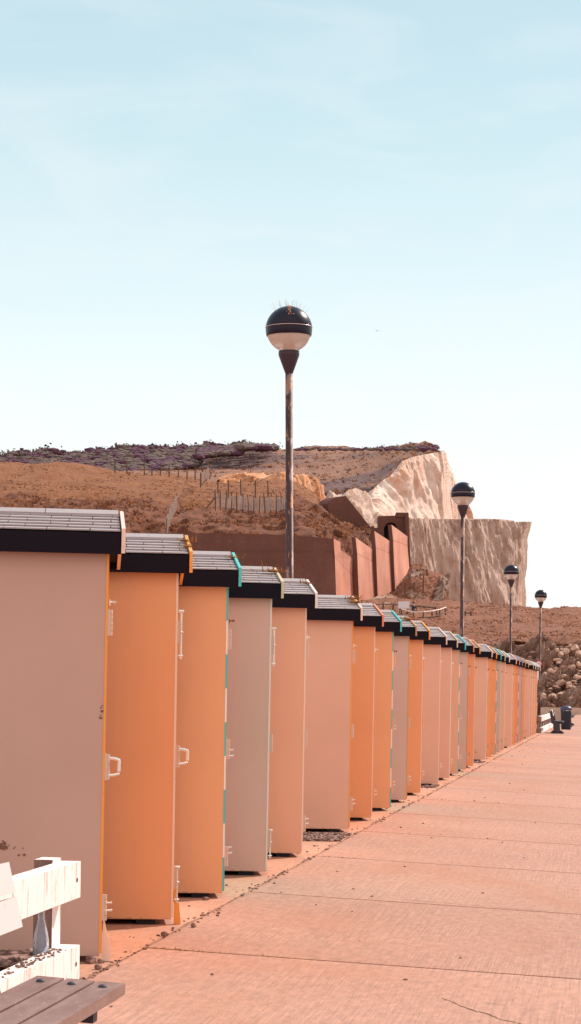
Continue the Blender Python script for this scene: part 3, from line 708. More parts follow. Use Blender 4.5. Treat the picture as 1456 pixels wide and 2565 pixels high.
# far downs
sil = [(-90, 1158), (0, 1146), (50, 1139), (100, 1131), (200, 1135), (330, 1121), (400, 1126), (480, 1121), (530, 1124), (620, 1119), (680, 1126), (740, 1126), (790, 1120), (870, 1124), (960, 1121), (1000, 1119), (1040, 1113), (1075, 1111), (1100, 1121), (1114, 1131)]
loft('far_hills', [[(-90, 1500, 640), (900, 1500, 620), (1100, 1500, 700)], [(-90, 1260, 655), (600, 1262, 640), (870, 1262, 620), (905, 1262, 605), (990, 1250, 645), (1105, 1240, 690)], [(-90, 1215, 760), (300, 1205, 760), (500, 1205, 745), (760, 1212, 720), (880, 1225, 640), (945, 1222, 612), (990, 1174, 630), (1010, 1151, 636), (1060, 1139, 655), (1108, 1130, 672)],
     [(-90, 1170, 950), (300, 1160, 950), (520, 1160, 920), (700, 1152, 900), (860, 1150, 860), (960, 1140, 800), (1020, 1130, 760), (1070, 1122, 720), (1110, 1130, 690)], [(x, y, 1080-.0*x if x < 900 else 1080-1.9*(x-900)) for x, y in sil], Zs([(-90, 1200), (1114, 1200)], 1500)], M_down, nx=220, sub=10, amp=(3.0, 60.0))
# ribbed landslip on the downs
# upper chalk cliff
top = [(895, 1264), (925, 1248), (940, 1231), (965, 1206), (985, 1181), (1008, 1154), (1050, 1141), (1105, 1131), (1113, 1137), (1125, 1152), (1138, 1195), (1150, 1230), (1168, 1280), (1176, 1300)]
def zc(x): return 590+(x-895)*.36 if x < 1108 else 666.7+(x-1108)*1.6
xs = [p[0] for p in top]
def shift(dy, k, dz): return [(x, y+(1340-y)*k+dy, zc(x)+dz) for x, y in top]
uc = loft('chalk_cliff', [shift(0, 1.0, -35), shift(0, .7, -22), shift(0, .35, -10), shift(0, .1, -3), shift(0, 0, 0), [(x, y+1, zc(x)+26) for x, y in top]], M_chalkU, nx=360, sub=18, amp=(3.6, 14.0), ridge=9.0, vert=.16, up=.0, hx=.8, side=.6)
# brown flank is the same cliff's weathered seaward side
# white chalk toe ridges
wt = [(812, 1262), (820, 1240), (826, 1225), (840, 1240), (858, 1240), (870, 1229), (885, 1226), (905, 1236), (925, 1252), (940, 1278), (960, 1290), (1000, 1298), (1040, 1300)]
loft('chalk_ridge', [[(x, 1400, 460+(x-812)*.16) for x, y in wt], [(x, y+45, 470+(x-812)*.16) for x, y in wt], [(x, y, 485+(x-812)*.16) for x, y in wt], [(x, y+30, 540) for x, y in wt]], M_chalkW, nx=200, sub=12, amp=(2.4, 9.0), hx=.75, side=.6)
# lower chalk cliff block
def rt(y):
    pts = [(1298, 1330), (1330, 1324), (1350, 1318), (1400, 1318), (1450, 1312), (1480, 1310), (1530, 1313)]
    for a, b in zip(pts, pts[1:]):
        if y <= b[0]: return a[1]+(b[1]-a[1])*(y-a[0])/(b[0]-a[0])
    return 1313
rows = []
for y in (1560, 1500, 1450, 1400, 1350, 1325, 1306, 1300):
    r = rt(y); yt = lambda x: y+(7 if (x > 1275 and y < 1310) else 0)
    k = (1560-y)/260
    rows.append([(1000, y-2, 368+5*k), (1060, y-1, 372+5*k), (1120, y, 378+6*k), (1180, y, 380+7*k), (1240, yt(1240), 386+7*k), (1290, yt(1290), 388+8*k), (r-13, yt(1300), 391+8*k), (r-5, yt(1300), 404+8*k), (r, yt(1300), 440)])
rows.append([(x, y_+1.0, z+55) for x, y_, z in rows[-1]])
loft('chalk_cliff', rows, M_chalk, nx=400, sub=10, amp=(1.9, 8.0), ridge=5.0, vert=.25, up=.0, hx=.7, side=.4)
# smooth brown hill, left
h2 = [(-90, 1150), (0, 1156), (100, 1157), (180, 1161), (250, 1172), (350, 1185), (450, 1194), (510, 1202), (560, 1208), (640, 1206), (715, 1200), (745, 1206), (790, 1235), (830, 1290), (860, 1400)]
loft('brown_hill', [[(x, max(y, 1300)+40, 300) for x, y in h2], [(x, max(1256, y), 315) for x, y in h2], [(x, y+(max(1256, y)-y)*.5, 345) for x, y in h2], [(x, y, 385) for x, y in h2], [(x, y+40, 430) for x, y in h2]], M_hill, nx=260, sub=14, amp=(1.0, 9.0), hx=.75)
# dark edged ledge and lit sandy bluff
def bz(x): return 0 if x < 720 else (x-720)*.30
bl = [(548, 1196), (600, 1190), (650, 1188), (715, 1185), (735, 1188), (770, 1196), (795, 1204), (806, 1215), (812, 1240), (822, 1268)]
loft('sandy_bluff', [[(x, 1320, 392+bz(x)) for x, y in bl], [(x, y+(1320-y)*.45, 396+bz(x)) for x, y in bl], [(x, y+6, 400+bz(x)) for x, y in bl], [(x, y, 404+bz(x)) for x, y in bl], [(x, y+12, 450) for x, y in bl]], M_bluff, nx=200, sub=12, amp=(2.0, 7.0), ridge=5.0, vert=.4, hx=.7, side=.6)
def mz(x): return max(0, x-812)*.24
# tussocky mound behind the fort wall
m1 = [(-90, 1254), (0, 1250), (60, 1243), (110, 1252), (180, 1250), (250, 1256), (320, 1250), (370, 1256), (410, 1270), (440, 1278), (470, 1266), (520, 1272), (560, 1276), (640, 1274), (705, 1272), (722, 1250), (735, 1242), (760, 1246), (800, 1264), (860, 1302), (905, 1320), (960, 1338), (1010, 1350)]
loft('tussock_mound', [[(x, 1475, 231+mz(x)) for x, y in m1], [(x, 1400, 236+mz(x)) for x, y in m1], [(x, max(y+8, 1342), 242+mz(x)) for x, y in m1], [(x, y+(max(1345, y)-y)*.5, 255+mz(x)) for x, y in m1], [(x, y, 275+mz(x)) for x, y in m1], [(x, y+30, 300+mz(x)) for x, y in m1]], M_tuss, nx=360, sub=22, amp=(1.3, 4.6), hx=.9, vert=1.5)
# near slope on the right, rock face below it
sl = [(560, 1500), (840, 1500), (900, 1507), (940, 1500), (990, 1494), (1060, 1500), (1118, 1502), (1180, 1512), (1310, 1518), (1340, 1521), (1380, 1527), (1410, 1523), (1456, 1522), (1560, 1521)]
r3 = [(560, 1565), (950, 1535), (1040, 1533), (1180, 1537), (1340, 1548), (1560, 1556)]
r2 = [(560, 1600), (990, 1566), (1130, 1578), (1250, 1590), (1340, 1596), (1560, 1592)]
r1 = [(560, 1640), (1130, 1612), (1250, 1614), (1290, 1606), (1345, 1612), (1400, 1618), (1460, 1622), (1560, 1622)]
loft('hillside', [[(x, y+40, 169) for x, y in r1], Zs(r1, 164), Zs(r2, 178), Zs(r3, 200), Zs(sl, 226), [(x, y+20, 260) for x, y in sl]], M_slope, nx=340, sub=18, amp=(.8, 4.5), hx=.8, vert=1.6)
M_rock = plainstone('rock_face', (.42, .21, .15), (.86, .58, .46), .6); bump(M_rock, noi(M_rock, coords(M_rock), .8, 8, .8), 1.0, 1.0)
loft('rock_face', [Zs([(560, 1792), (1560, 1798)], 153), Zs([(560, 1735), (1560, 1735)], 156), Zs([(560, 1680), (1560, 1680)], 159), Zs([(x, y) for x, y in r1], 163.2)], M_rock, nx=420, sub=30, amp=(1.5, 1.7), smooth=False, hx=.55, vert=1.5, side=.1)
# knoll with chalk outcrop
kn = [(925, 1530), (950, 1505), (985, 1484), (1020, 1436), (1030, 1412), (1055, 1416), (1080, 1428), (1105, 1436), (1114, 1442), (1119, 1470), (1122, 1530)]
loft('knoll', [[(x, 1545, 222) for x, y in kn], [(x, y+(1530-y)*.5, 226) for x, y in kn], [(x, y, 232) for x, y in kn], [(x, y+30, 250) for x, y in kn]], M_slope, nx=90, sub=10, amp=(.7, 4.0))
ko = [(1072, 1530), (1080, 1506), (1090, 1492), (1096, 1462), (1102, 1448), (1112, 1442), (1118, 1452), (1121, 1480), (1123, 1530)]
loft('chalk_outcrop', [[(x, 1515, 217+(x-1066)*.16) for x, y in ko], [(x, y+(1510-y)*.4, 219+(x-1066)*.16) for x, y in ko], [(x, y, 224+(x-1066)*.16) for x, y in ko], [(x, y+20, 240) for x, y in ko]], M_chalkW, nx=120, sub=14, amp=(1.6, 3.0), ridge=2.0, hx=.6, side=.5)
# boulders of the rock face
M_boul = plainstone('boulder', (.36, .19, .13), (.74, .49, .38), 1.4)
M_bould = plainstone('boulder_dark', (.34, .17, .12), (.66, .41, .32), .9)
def boulder_mesh(seed):
    rnd = random.Random(seed); bm = bmesh.new()
    for _ in range(22):
        d = Vector((rnd.gauss(0, 1), rnd.gauss(0, 1), rnd.gauss(0, 1))).normalized(); m_ = max(abs(d.x), abs(d.y), abs(d.z)); d = d*(.55+.45/m_*rnd.uniform(.55, .8)); bm.verts.new(d)
    h = bmesh.ops.convex_hull(bm, input=bm.verts[:]); bmesh.ops.delete(bm, geom=[v for v in bm.verts if not v.link_faces], context='VERTS')
    bmesh.ops.bevel(bm, geom=bm.edges[:], offset=.06, segments=1, affect='EDGES')
    me = bpy.data.meshes.new('boulder'); bm.to_mesh(me); bm.free(); me.materials.append(M_boul); return me
BM = [boulder_mesh(k) for k in range(9)]
BIG = [(1440, 1625, 15, 10), (1418, 1632, 12, 10), (1405, 1640, 10, 9), (1452, 1638, 13, 9), (1395, 1630, 9, 7), (1378, 1682, 13, 9), (1392, 1686, 11, 9), (1364, 1690, 9, 8), (1432, 1672, 12, 8), (1450, 1665, 10, 9), (1405, 1710, 16, 9), (1425, 1714, 10, 8), (1385, 1745, 15, 9), (1362, 1744, 12, 8), (1408, 1742, 17, 9), (1432, 1748, 14, 9), (1452, 1742, 12, 10)]
rnd = random.Random(21)
n_b = 0
for k, (x, y, w, h) in enumerate(BIG+[(rnd.uniform(1320, 1475), rnd.uniform(1615, 1772), rnd.choice([2.5, 3, 4, 5, 8, 11])*rnd.uniform(.8, 1.2), 0) for _ in range(170)]):
    big = h > 0; h = h or w*rnd.uniform(.3, .55)
    Zb = 162.3-(y-1610)/165*9.0 - (.1 if big else -.25)
    o = bpy.data.objects.new('boulder', BM[k % 9]); C.objects.link(o)
    sc = Zb/F
    o.location = P(x, y, Zb); o.scale = (w*sc*1.05, w*sc*.9, h*sc*1.15); o.rotation_euler = (rnd.uniform(-.4, .4), rnd.uniform(-.4, .4), rnd.uniform(0, 6.28))
    if not big and rnd.random() < .75: o.material_slots[0].link = 'OBJECT'; o.material_slots[0].material = M_bould
    tag(o, 'large pale boulder jutting from the rocky bank beyond the promenade' if big else 'small rough rock embedded in the bank beyond the promenade', 'boulder', 'large pale boulders of the rocky bank' if big else 'small rocks of the bank')
tufts('mound_grass', 'tussock_mound', 9000, .40, 1, 'rough dry grass on the mound behind the fences')
tufts('hill_grass', 'brown_hill', 7000, .27, 2, 'short dry grass on the smooth brown hill at left')
tufts('slope_grass', 'hillside', 8000, .19, 3, 'short dry grass on the slope behind the far huts')
tufts('down_grass', 'far_hills', 9000, 1.0, 6, 'rough grass on the far downs beside the high cliff')
tufts('knoll_grass', 'knoll', 1200, .22, 4, 'dry grass on the knoll beside the last buttress')
# scrub along the far left ridge
def scrub(name, n, area, seed, label, cols, ks=1.0):
    bm = bmesh.new(); rnd = random.Random(seed)
    for i in range(n):
        x = rnd.uniform(*area[0]); t = rnd.random()**.8
        ys = None
        for a, b in zip(sil, sil[1:]):
            if a[0] <= x <= b[0]: ys = a[1]+(b[1]-a[1])*(x-a[0])/(b[0]-a[0])
        if ys is None: continue
        yb = area[1](x)
        y = ys+1+(yb-ys)*t; Z = 1075-(1075-830)*t - (0 if x < 900 else 1.6*(x-900))
        c = P(x, y, Z); s = rnd.uniform(1.3, 3.4)*ks*(1.0 if t > .1 else rnd.choice([.6, .9, 1.5])); mi = 0 if noise.noise(Vector((x/42, y/13, seed))) > .06 else 1
        c.z += 1.0*ks*ks+s*.1
        g0 = len(bm.faces); stone(bm, c, s*.85, rnd, .55, mi=mi, sub=1)
        for _ in range(14 if t < .12 else 0):
            d = Vector((rnd.gauss(0, 1), rnd.gauss(0, 1), rnd.gauss(0, .8))).normalized()*s*rnd.uniform(.6, 1.05); d.x *= 1.7; d.z *= .75
            if d.z < -s*.35: continue
            q = c+d; u = Vector((rnd.gauss(0, 1), rnd.gauss(0, 1), rnd.gauss(0, 1))).normalized()*s*.20; w = u.cross(d).normalized()*s*.16
            f = bm.faces.new([bm.verts.new(p) for p in (q-u, q+w, q+u, q-w)]); f.material_index = mi
    o = link(name, bm, cols); tag(o, label, 'scrub', kind='stuff'); return o
M_pur = mat('purple_heather', (.20, .07, .135), .95); M_ggr = mat('grey_scrub', (.26, .18, .18), .95)
for _m, _a, _b2 in ((M_pur, (.070, .022, .045), (.125, .045, .075)), (M_ggr, (.085, .050, .045), (.15, .092, .078))): setc(_m, ramp(_m, noi(_m, coords(_m), .12, 4), [(.35, _a), (.65, _b2)]))
scrub('ridge_scrub', 2600, ((-80, 690), lambda x: 1158+min(45, max(0, 560-x)*.14)+ (8 if x < 500 else -14 if x < 600 else -28)), 3, 'purple and grey scrub covering the far left ridge', [M_pur, M_ggr])
scrub('hilltop_scrub', 260, ((740, 1095), lambda x: 1128), 9, 'low purple scrub along the top of the far downs', [M_pur, M_ggr], .42)

# ------------------------------------------------------------------ fort and sea wall
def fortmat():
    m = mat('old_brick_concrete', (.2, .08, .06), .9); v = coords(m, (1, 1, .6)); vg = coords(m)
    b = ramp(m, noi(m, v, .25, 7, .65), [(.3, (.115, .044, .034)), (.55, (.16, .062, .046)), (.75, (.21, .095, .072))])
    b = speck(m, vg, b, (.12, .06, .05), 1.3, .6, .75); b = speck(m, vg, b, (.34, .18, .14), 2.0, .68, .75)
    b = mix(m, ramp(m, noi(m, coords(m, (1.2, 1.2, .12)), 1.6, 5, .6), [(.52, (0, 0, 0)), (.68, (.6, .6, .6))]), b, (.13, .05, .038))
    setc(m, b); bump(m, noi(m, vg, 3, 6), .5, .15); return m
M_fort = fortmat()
M_fortlit = mat('sunlit_face', (.72, .33, .24), .9); _v = coords(M_fortlit, (1, 1, .5)); setc(M_fortlit, ramp(M_fortlit, noi(M_fortlit, _v, .35, 7, .65), [(.3, (.46, .16, .10)), (.7, (.70, .31, .22))])); bump(M_fortlit, noi(M_fortlit, _v, 2.5, 6), .5, .15)  # paler lit copy of the fort wall, sunlight put into the colour
def solid(bm, pts, Z, thick, back=Vector((0, 1, 0))):
    A = [bm.verts.new(P(x, y, Z if not z else z[0])) for x, y, *z in pts]; B = [bm.verts.new(v.co+back*thick) for v in A]
    bm.faces.new(A); bm.faces.new(B[::-1]); n = len(A)
    for i in range(n): bm.faces.new((A[i], A[(i+1) % n], B[(i+1) % n], B[i]))
o = empty('fort_wall', P(600, 1560, 226))
def pw(name, bm, m, parent):
    q = link(name, bm, m); q.parent = parent; q.matrix_parent_inverse = Matrix.Translation(-Vector(parent.location)); return q
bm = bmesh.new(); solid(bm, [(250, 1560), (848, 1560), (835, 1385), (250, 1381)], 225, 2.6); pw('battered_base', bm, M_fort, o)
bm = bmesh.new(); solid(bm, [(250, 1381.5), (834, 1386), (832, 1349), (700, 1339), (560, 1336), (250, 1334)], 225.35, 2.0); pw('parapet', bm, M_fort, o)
tag(o, 'long shaded brown retaining wall below the tussocky mound', 'wall')
PAN = [ # near x, far x, near top, far top, near bottom, far bottom, Z near, Z far, step
 (836, 889, 1352, 1402, 1540, 1540, 225.2, 233, True), (891, 938, 1346, 1379, 1540, 1520, 232, 241, False), (938, 981, 1330, 1358, 1530, 1500, 240, 249, False), (981, 1021, 1314, 1344, 1500, 1450, 248, 258, False)]
LB = ['sloping lit sea wall buttress adjoining the long shaded wall', 'second sloping lit buttress from the long shaded wall', 'third sloping lit buttress from the long shaded wall', 'farthest sloping lit buttress, next to the turret']
for k, (x0, x1, t0, t1, b0, b1, z0, z1, step) in enumerate(PAN):
    o = empty('buttress', P(x0, b0, z0))
    def face(top_off, a, b, zo, poly=None):
        pass
    back = Vector((-1, -.0, 0)).normalized()
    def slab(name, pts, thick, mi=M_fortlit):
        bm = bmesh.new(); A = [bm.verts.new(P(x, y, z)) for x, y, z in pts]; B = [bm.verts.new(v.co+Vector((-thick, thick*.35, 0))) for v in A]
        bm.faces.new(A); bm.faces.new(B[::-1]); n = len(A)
        for i in range(n): bm.faces.new((A[i], A[(i+1) % n], B[(i+1) % n], B[i])).material_index = 1  # slab edges take the darker fort tone: shade put into the colour
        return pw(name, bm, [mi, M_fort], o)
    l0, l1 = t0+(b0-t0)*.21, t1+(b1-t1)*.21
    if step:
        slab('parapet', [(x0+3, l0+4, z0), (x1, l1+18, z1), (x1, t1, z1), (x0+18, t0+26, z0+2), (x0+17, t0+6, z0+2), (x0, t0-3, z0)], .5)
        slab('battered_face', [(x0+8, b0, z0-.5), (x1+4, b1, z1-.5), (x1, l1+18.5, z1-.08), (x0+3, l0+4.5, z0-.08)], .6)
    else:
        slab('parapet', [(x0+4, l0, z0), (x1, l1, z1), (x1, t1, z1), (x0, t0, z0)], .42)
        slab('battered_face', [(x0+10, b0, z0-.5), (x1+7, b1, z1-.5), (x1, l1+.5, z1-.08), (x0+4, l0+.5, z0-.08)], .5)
    tag(o, LB[k], 'buttress', 'sloping buttresses of the sea wall')
# turret
o = empty('turret', P(985, 1400, 262))
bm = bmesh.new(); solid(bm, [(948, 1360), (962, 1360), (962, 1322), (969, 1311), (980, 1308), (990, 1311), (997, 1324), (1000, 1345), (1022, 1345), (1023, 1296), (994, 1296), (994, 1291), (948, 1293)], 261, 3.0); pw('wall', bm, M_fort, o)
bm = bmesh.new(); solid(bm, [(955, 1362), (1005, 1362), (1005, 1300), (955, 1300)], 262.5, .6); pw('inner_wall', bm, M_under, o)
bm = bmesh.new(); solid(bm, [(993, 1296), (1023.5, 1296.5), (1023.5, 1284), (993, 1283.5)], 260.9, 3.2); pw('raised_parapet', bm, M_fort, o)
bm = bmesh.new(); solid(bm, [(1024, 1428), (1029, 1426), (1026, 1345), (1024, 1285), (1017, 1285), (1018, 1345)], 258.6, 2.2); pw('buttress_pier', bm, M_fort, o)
tag(o, 'brown brick turret with a dark arched opening above the sea wall', 'turret')
o = empty('fort_ramp_wall', P(880, 1330, 275))
bm = bmesh.new(); solid(bm, [(820, 1262), (828, 1253), (840, 1246), (866, 1242), (930, 1322), (932, 1345), (895, 1345), (860, 1330), (825, 1290)], 277, 2.0, Vector((-.6, .8, 0))); pw('wall', bm, M_fort, o)
tag(o, 'dark wedge-shaped wall sloping down beside the white chalk ridge', 'wall')
bm = bmesh.new(); solid(bm, [(930, 1342), (950, 1342), (950, 1318), (946, 1318), (946, 1322), (938, 1322), (938, 1318), (930, 1318)], 270, .6); o = link('crenellated_wall', bm, M_fort); tag(o, 'short low crenellated wall joining the wedge wall to the turret', 'wall')
# ------------------------------------------------------------------ fences and posts
M_pale = mat('pale_paling', (.46, .33, .29), .9); _v = coords(M_pale, (5, 5, .8)); setc(M_pale, ramp(M_pale, noi(M_pale, _v, 2, 5), [(.3, (.34, .22, .19)), (.7, (.60, .46, .42))]))
M_pdark = mat('dark_stake', (.13, .065, .05), .9)
M_wb0 = mat('sunlit_rail', (.80, .62, .54), .8)  # pale tone puts the sunlight on the top rail into its colour
def stakes(name, pts, h, r, label, cat='fence', m=M_pdark, paling=None, rails=None, group=None, toprail=None):
    """pts: (x, y foot, Z)"""
    W3 = [P(*p) for p in pts]; o = empty(name, W3[0]); rnd = random.Random(len(pts)*7+int(pts[0][0]))
    for w in W3:
        bm = bmesh.new(); t = Vector((rnd.gauss(0, .04), rnd.gauss(0, .04), 1))*h*rnd.uniform(.88, 1.1)
        a = w-Vector((0, 0, .5)); tube(bm, [a, w, w+t], [r, r, r*.85], 7); pw('stake', bm, m, o)
    if paling:
        bm = bmesh.new()
        for a, b in zip(W3, W3[1:]):
            n = max(2, int((b-a).length/paling[0]))
            for i in range(n):
                c = a.lerp(b, (i+.5)/n); c.z -= .25*math.sin(math.pi*(i+.5)/n)*.4; hh = paling[1]*rnd.uniform(.9, 1.08)
                M4 = Matrix.Translation(c) @ Matrix.Rotation(rnd.gauss(0, .04), 4, 'Y')
                box(bm, (-paling[2]/2, -.02, -.1), (paling[2]/2, .01, hh), M4)
        for k in (.3, .75):
            for a, b in zip(W3, W3[1:]):
                z = Vector((0, -.03, paling[1]*k)); tube(bm, [a+z, b+z], .02, 4)
        pw('paling', bm, M_pale, o)
    if rails:
        for k in rails:
            bm = bmesh.new()
            for a, b in zip(W3, W3[1:]):
                z = Vector((0, -r-.02, h*k)); tube(bm, [a+z, b+z], r*.75, 6)
            pw('rail', bm, toprail if (toprail and k > .9) else m, o)
    tag(o, label, cat, group); return o
stakes('paling_fence', [(540, 1268, 258), (552, 1267, 258), (566, 1268, 258), (580, 1270, 258.5), (593, 1272, 259), (608, 1273, 259.5), (622, 1275, 260), (636, 1276, 260.5), (650, 1276, 261), (664, 1276, 261), (678, 1275, 262), (692, 1275, 262), (704, 1274, 263), (716, 1272, 263)], 1.75, .07, 'pale paling fence along the mound behind the nearest lamp post', paling=(.28, 1.45, .19))
stakes('paling_fence', [(416, 1335, 240), (421, 1318, 243), (428, 1300, 247), (435, 1284, 251), (443, 1270, 256)], 1.5, .06, 'steep pale paling fence running down the mound behind the second hut', paling=(.3, 1.35, .17))
bm = bmesh.new(); a = P(443, 1248, 256); b = P(459, 1275, 255); tube(bm, [a, b], .06, 6); o = link('prop_stake', bm, M_pdark); tag(o, 'slanting stake propping the top of the steep paling fence', 'stake')
bm = bmesh.new(); a = P(540, 1245, 258); b = P(517, 1273, 257); tube(bm, [a, b], .09, 6); o = link('prop_stake', bm, M_pdark); tag(o, 'slanting stake propping the left end of the long paling fence', 'stake')
stakes('stake_fence', [(288, 1176, 372), (318, 1179, 372), (362, 1185, 374), (381, 1188, 374), (402, 1189, 374), (424, 1190, 375), (447, 1191, 375), (469, 1193, 375), (489, 1194, 376)], 1.65, .11, 'row of dark stakes along the crest of the brown hill')
stakes('paling_fence', [(503, 1212, 330), (507, 1206, 340), (512, 1200, 350), (517, 1197, 360), (526, 1192, 365)], 1.7, .12, 'short dark paling fence where the brown hill meets the scrub', paling=(.9, 1.5, .2))
stakes('stake_fence', [(546, 1240, 300), (572, 1238, 302), (604, 1237, 304), (640, 1238, 306), (672, 1242, 308)], 1.9, .10, 'row of dark stakes behind the long pale paling fence')
stakes('post_and_rail_fence', [(848, 1537, 196), (880, 1536, 197), (910, 1534, 199), (935, 1532, 200), (960, 1530, 201), (985, 1531, 203), (1008, 1532, 203.5), (1063, 1537, 203), (1091, 1540, 201)], .72, .085, 'dark post and rail fence on the slope behind the seated person', rails=(.85,))
stakes('post_and_rail_fence', [(1006, 1548, 192), (1036, 1556, 190), (1060, 1555, 190), (1083, 1553, 191), (1095, 1550, 192), (1101, 1549, 193), (1117, 1543, 195)], .78, .075, 'post and rail fence with a sunlit top rail below the seated person', rails=(.35, .97), toprail=M_wb0)
bm = bmesh.new(); w = [P(*p) for p in [(1006, 1536, 191.8), (1036, 1531, 190), (1060, 1531, 190), (1083, 1527, 191), (1101, 1522, 193), (1134, 1526, 195)]]
stakes('post_and_rail_fence', [(1166, 1551, 200), (1181, 1552, 200)], .8, .085, 'short piece of fence to the right of the second lamp post', rails=(.7,))
bm.free()
for (x, y, Z, h, lab) in ((1037, 1488, 226, 1.2, 'dark stake low on the knoll beside the last buttress'), (1060, 1478, 225, 1.5, 'dark stake in the middle of the knoll'), (1014, 1494, 226, 1.2, 'dark stake at the left foot of the knoll'), (1069, 1452, 230, 1.1, 'dark stake high on the knoll'), (1052, 1462, 229, 1.1, 'slim dark stake up the knoll slope')):
    bm = bmesh.new(); a = P(x, y, Z); tube(bm, [a-Vector((0, 0, .3)), a+Vector((.03, 0, h))], .08, 6); o = link('stake', bm, M_pdark); tag(o, lab, 'stake')
# white box on the slope
o = empty('notice_box', P(1013, 1525, 197)); M_wb = mat('pale_board', (.70, .66, .72), .6)
bm = bmesh.new(); a = P(998, 1524, 197); box(bm, (0, 0, .0), (.98, .35, .62), Matrix.Translation(a)); pw('board', bm, M_wb, o)
bm = bmesh.new(); box(bm, (.1, .1, -1.0), (.2, .2, 0), Matrix.Translation(a)); pw('leg', bm, M_pdark, o); bm = bmesh.new(); box(bm, (.78, .1, -1.0), (.88, .2, 0), Matrix.Translation(a)); pw('leg', bm, M_pdark, o)
tag(o, 'pale grey box on legs beside the seated person on the slope', 'box')
# ------------------------------------------------------------------ seated person
def person():
    # local: facing -x/-y diagonal, seat at z=.45
    root = empty('person', (0, 0, 0))
    V = {'pel': ((0, 0, .50), .15), 'chest': ((-.02, -.02, .82), .155), 'sho': ((-.03, -.03, .98), .11), 'neck': ((-.03, -.05, 1.08), .05), 'head': ((-.03, -.07, 1.19), .095), 'crown': ((-.03, -.06, 1.28), .07)}
    E = [('pel', 'chest'), ('chest', 'sho'), ('sho', 'neck'), ('neck', 'head'), ('head', 'crown')]
    for s, n in ((-1, 'l'), (1, 'r')):
        V['hip'+n] = ((s*.09, -.02, .48), .105); V['knee'+n] = ((s*.13, -.42, .50), .07); V['ank'+n] = ((s*.13, -.44, .09), .045); V['toe'+n] = ((s*.14, -.62, .05), .035)
        V['sh'+n] = ((s*.18, -.02, .98), .062); V['elb'+n] = ((s*.24, -.12, .72), .045); V['wr'+n] = ((s*.12, -.34, .62), .03); V['ha'+n] = ((s*.09, -.42, .60), .032)
        E += [('pel', 'hip'+n), ('hip'+n, 'knee'+n), ('knee'+n, 'ank'+n), ('ank'+n, 'toe'+n), ('sho', 'sh'+n), ('sh'+n, 'elb'+n), ('elb'+n, 'wr'+n), ('wr'+n, 'ha'+n)]
    def skin(name, keys, edges, grow, m, first):
        me = bpy.data.meshes.new(name); ks = list(keys); idx = {k: i for i, k in enumerate(ks)}
        me.from_pydata([V[k][0] for k in ks], [(idx[a], idx[b]) for a, b in edges], []); ob = bpy.data.objects.new(name, me); C.objects.link(ob); ob.parent = root
        md = ob.modifiers.new('skin', 'SKIN'); me.skin_vertices[0]
        for k in ks:
            r = V[k][1]+grow; me.skin_vertices[0].data[idx[k]].radius = (r, r*.85 if k in ('pel', 'chest', 'sho') else r); me.skin_vertices[0].data[idx[k]].use_root = (k == first)
        ob.modifiers.new('sub', 'SUBSURF').levels = 1; me.materials.append(m); return ob
    body = skin('body', V.keys(), E, 0, mat('skin', (.55, .30, .22), .6), 'pel')
    top = ['pel', 'chest', 'sho', 'shl', 'elbl', 'wrl', 'shr', 'elbr', 'wrr']; skin('jacket', top, [e for e in E if e[0] in top and e[1] in top], .014, mat('dark_jacket', (.035, .03, .05), .8), 'pel')
    V['pel2'] = ((0, 0, .49), .155)
    lg = ['pel', 'hipl', 'kneel', 'ankl', 'hipr', 'kneer', 'ankr']; skin('trousers', lg, [e for e in E if e[0] in lg and e[1] in lg], .012, mat('blue_grey_trousers', (.12, .12, .20), .85), 'pel')
    bm = bmesh.new(); g = bmesh.ops.create_icosphere(bm, subdivisions=2, radius=.108)
    for v in bm.verts: v.co = Vector((v.co.x, v.co.y*1.05, v.co.z*1.0 if v.co.z > -.02 else v.co.z*.6))+Vector((-.03, -.045, 1.225))
    link('hair', bm, mat('dark_hair', (.04, .02, .02), .8), root, True)
    bm = bmesh.new()
    for sx_ in (-1, 1): stone(bm, (-.03+sx_*.035, -.165, 1.195), .011, random.Random(2), 1)
    stone(bm, (-.03, -.175, 1.17), .014, random.Random(3), 1.3); box(bm, (-.055, -.168, 1.135), (-.005, -.160, 1.143)); link('face', bm, mat('face_dark', (.30, .14, .10), .6), root)
    return root
pr = person(); fp = P(1036, 1537, 194.5); pr.location = (fp.x, fp.y, fp.z-.3); pr.rotation_euler = (0, 0, .6); pr.scale = (1, 1, 1)
tag(pr, 'small distant person in dark jacket sitting on the slope by the fence', 'person')
bm = bmesh.new(); Mt = Matrix.Translation(pr.location) @ Matrix.Rotation(.6, 4, 'Z'); box(bm, (-.7, -.18, .30), (.5, .22, .37), Mt)
for xx in (-.6, .4): box(bm, (xx-.05, -.1, -.8), (xx+.05, .1, .3), Mt)
o = link('plain_bench', bm, M_pdark, bevel=.01); tag(o, 'plain dark bench under the distant seated person', 'bench')
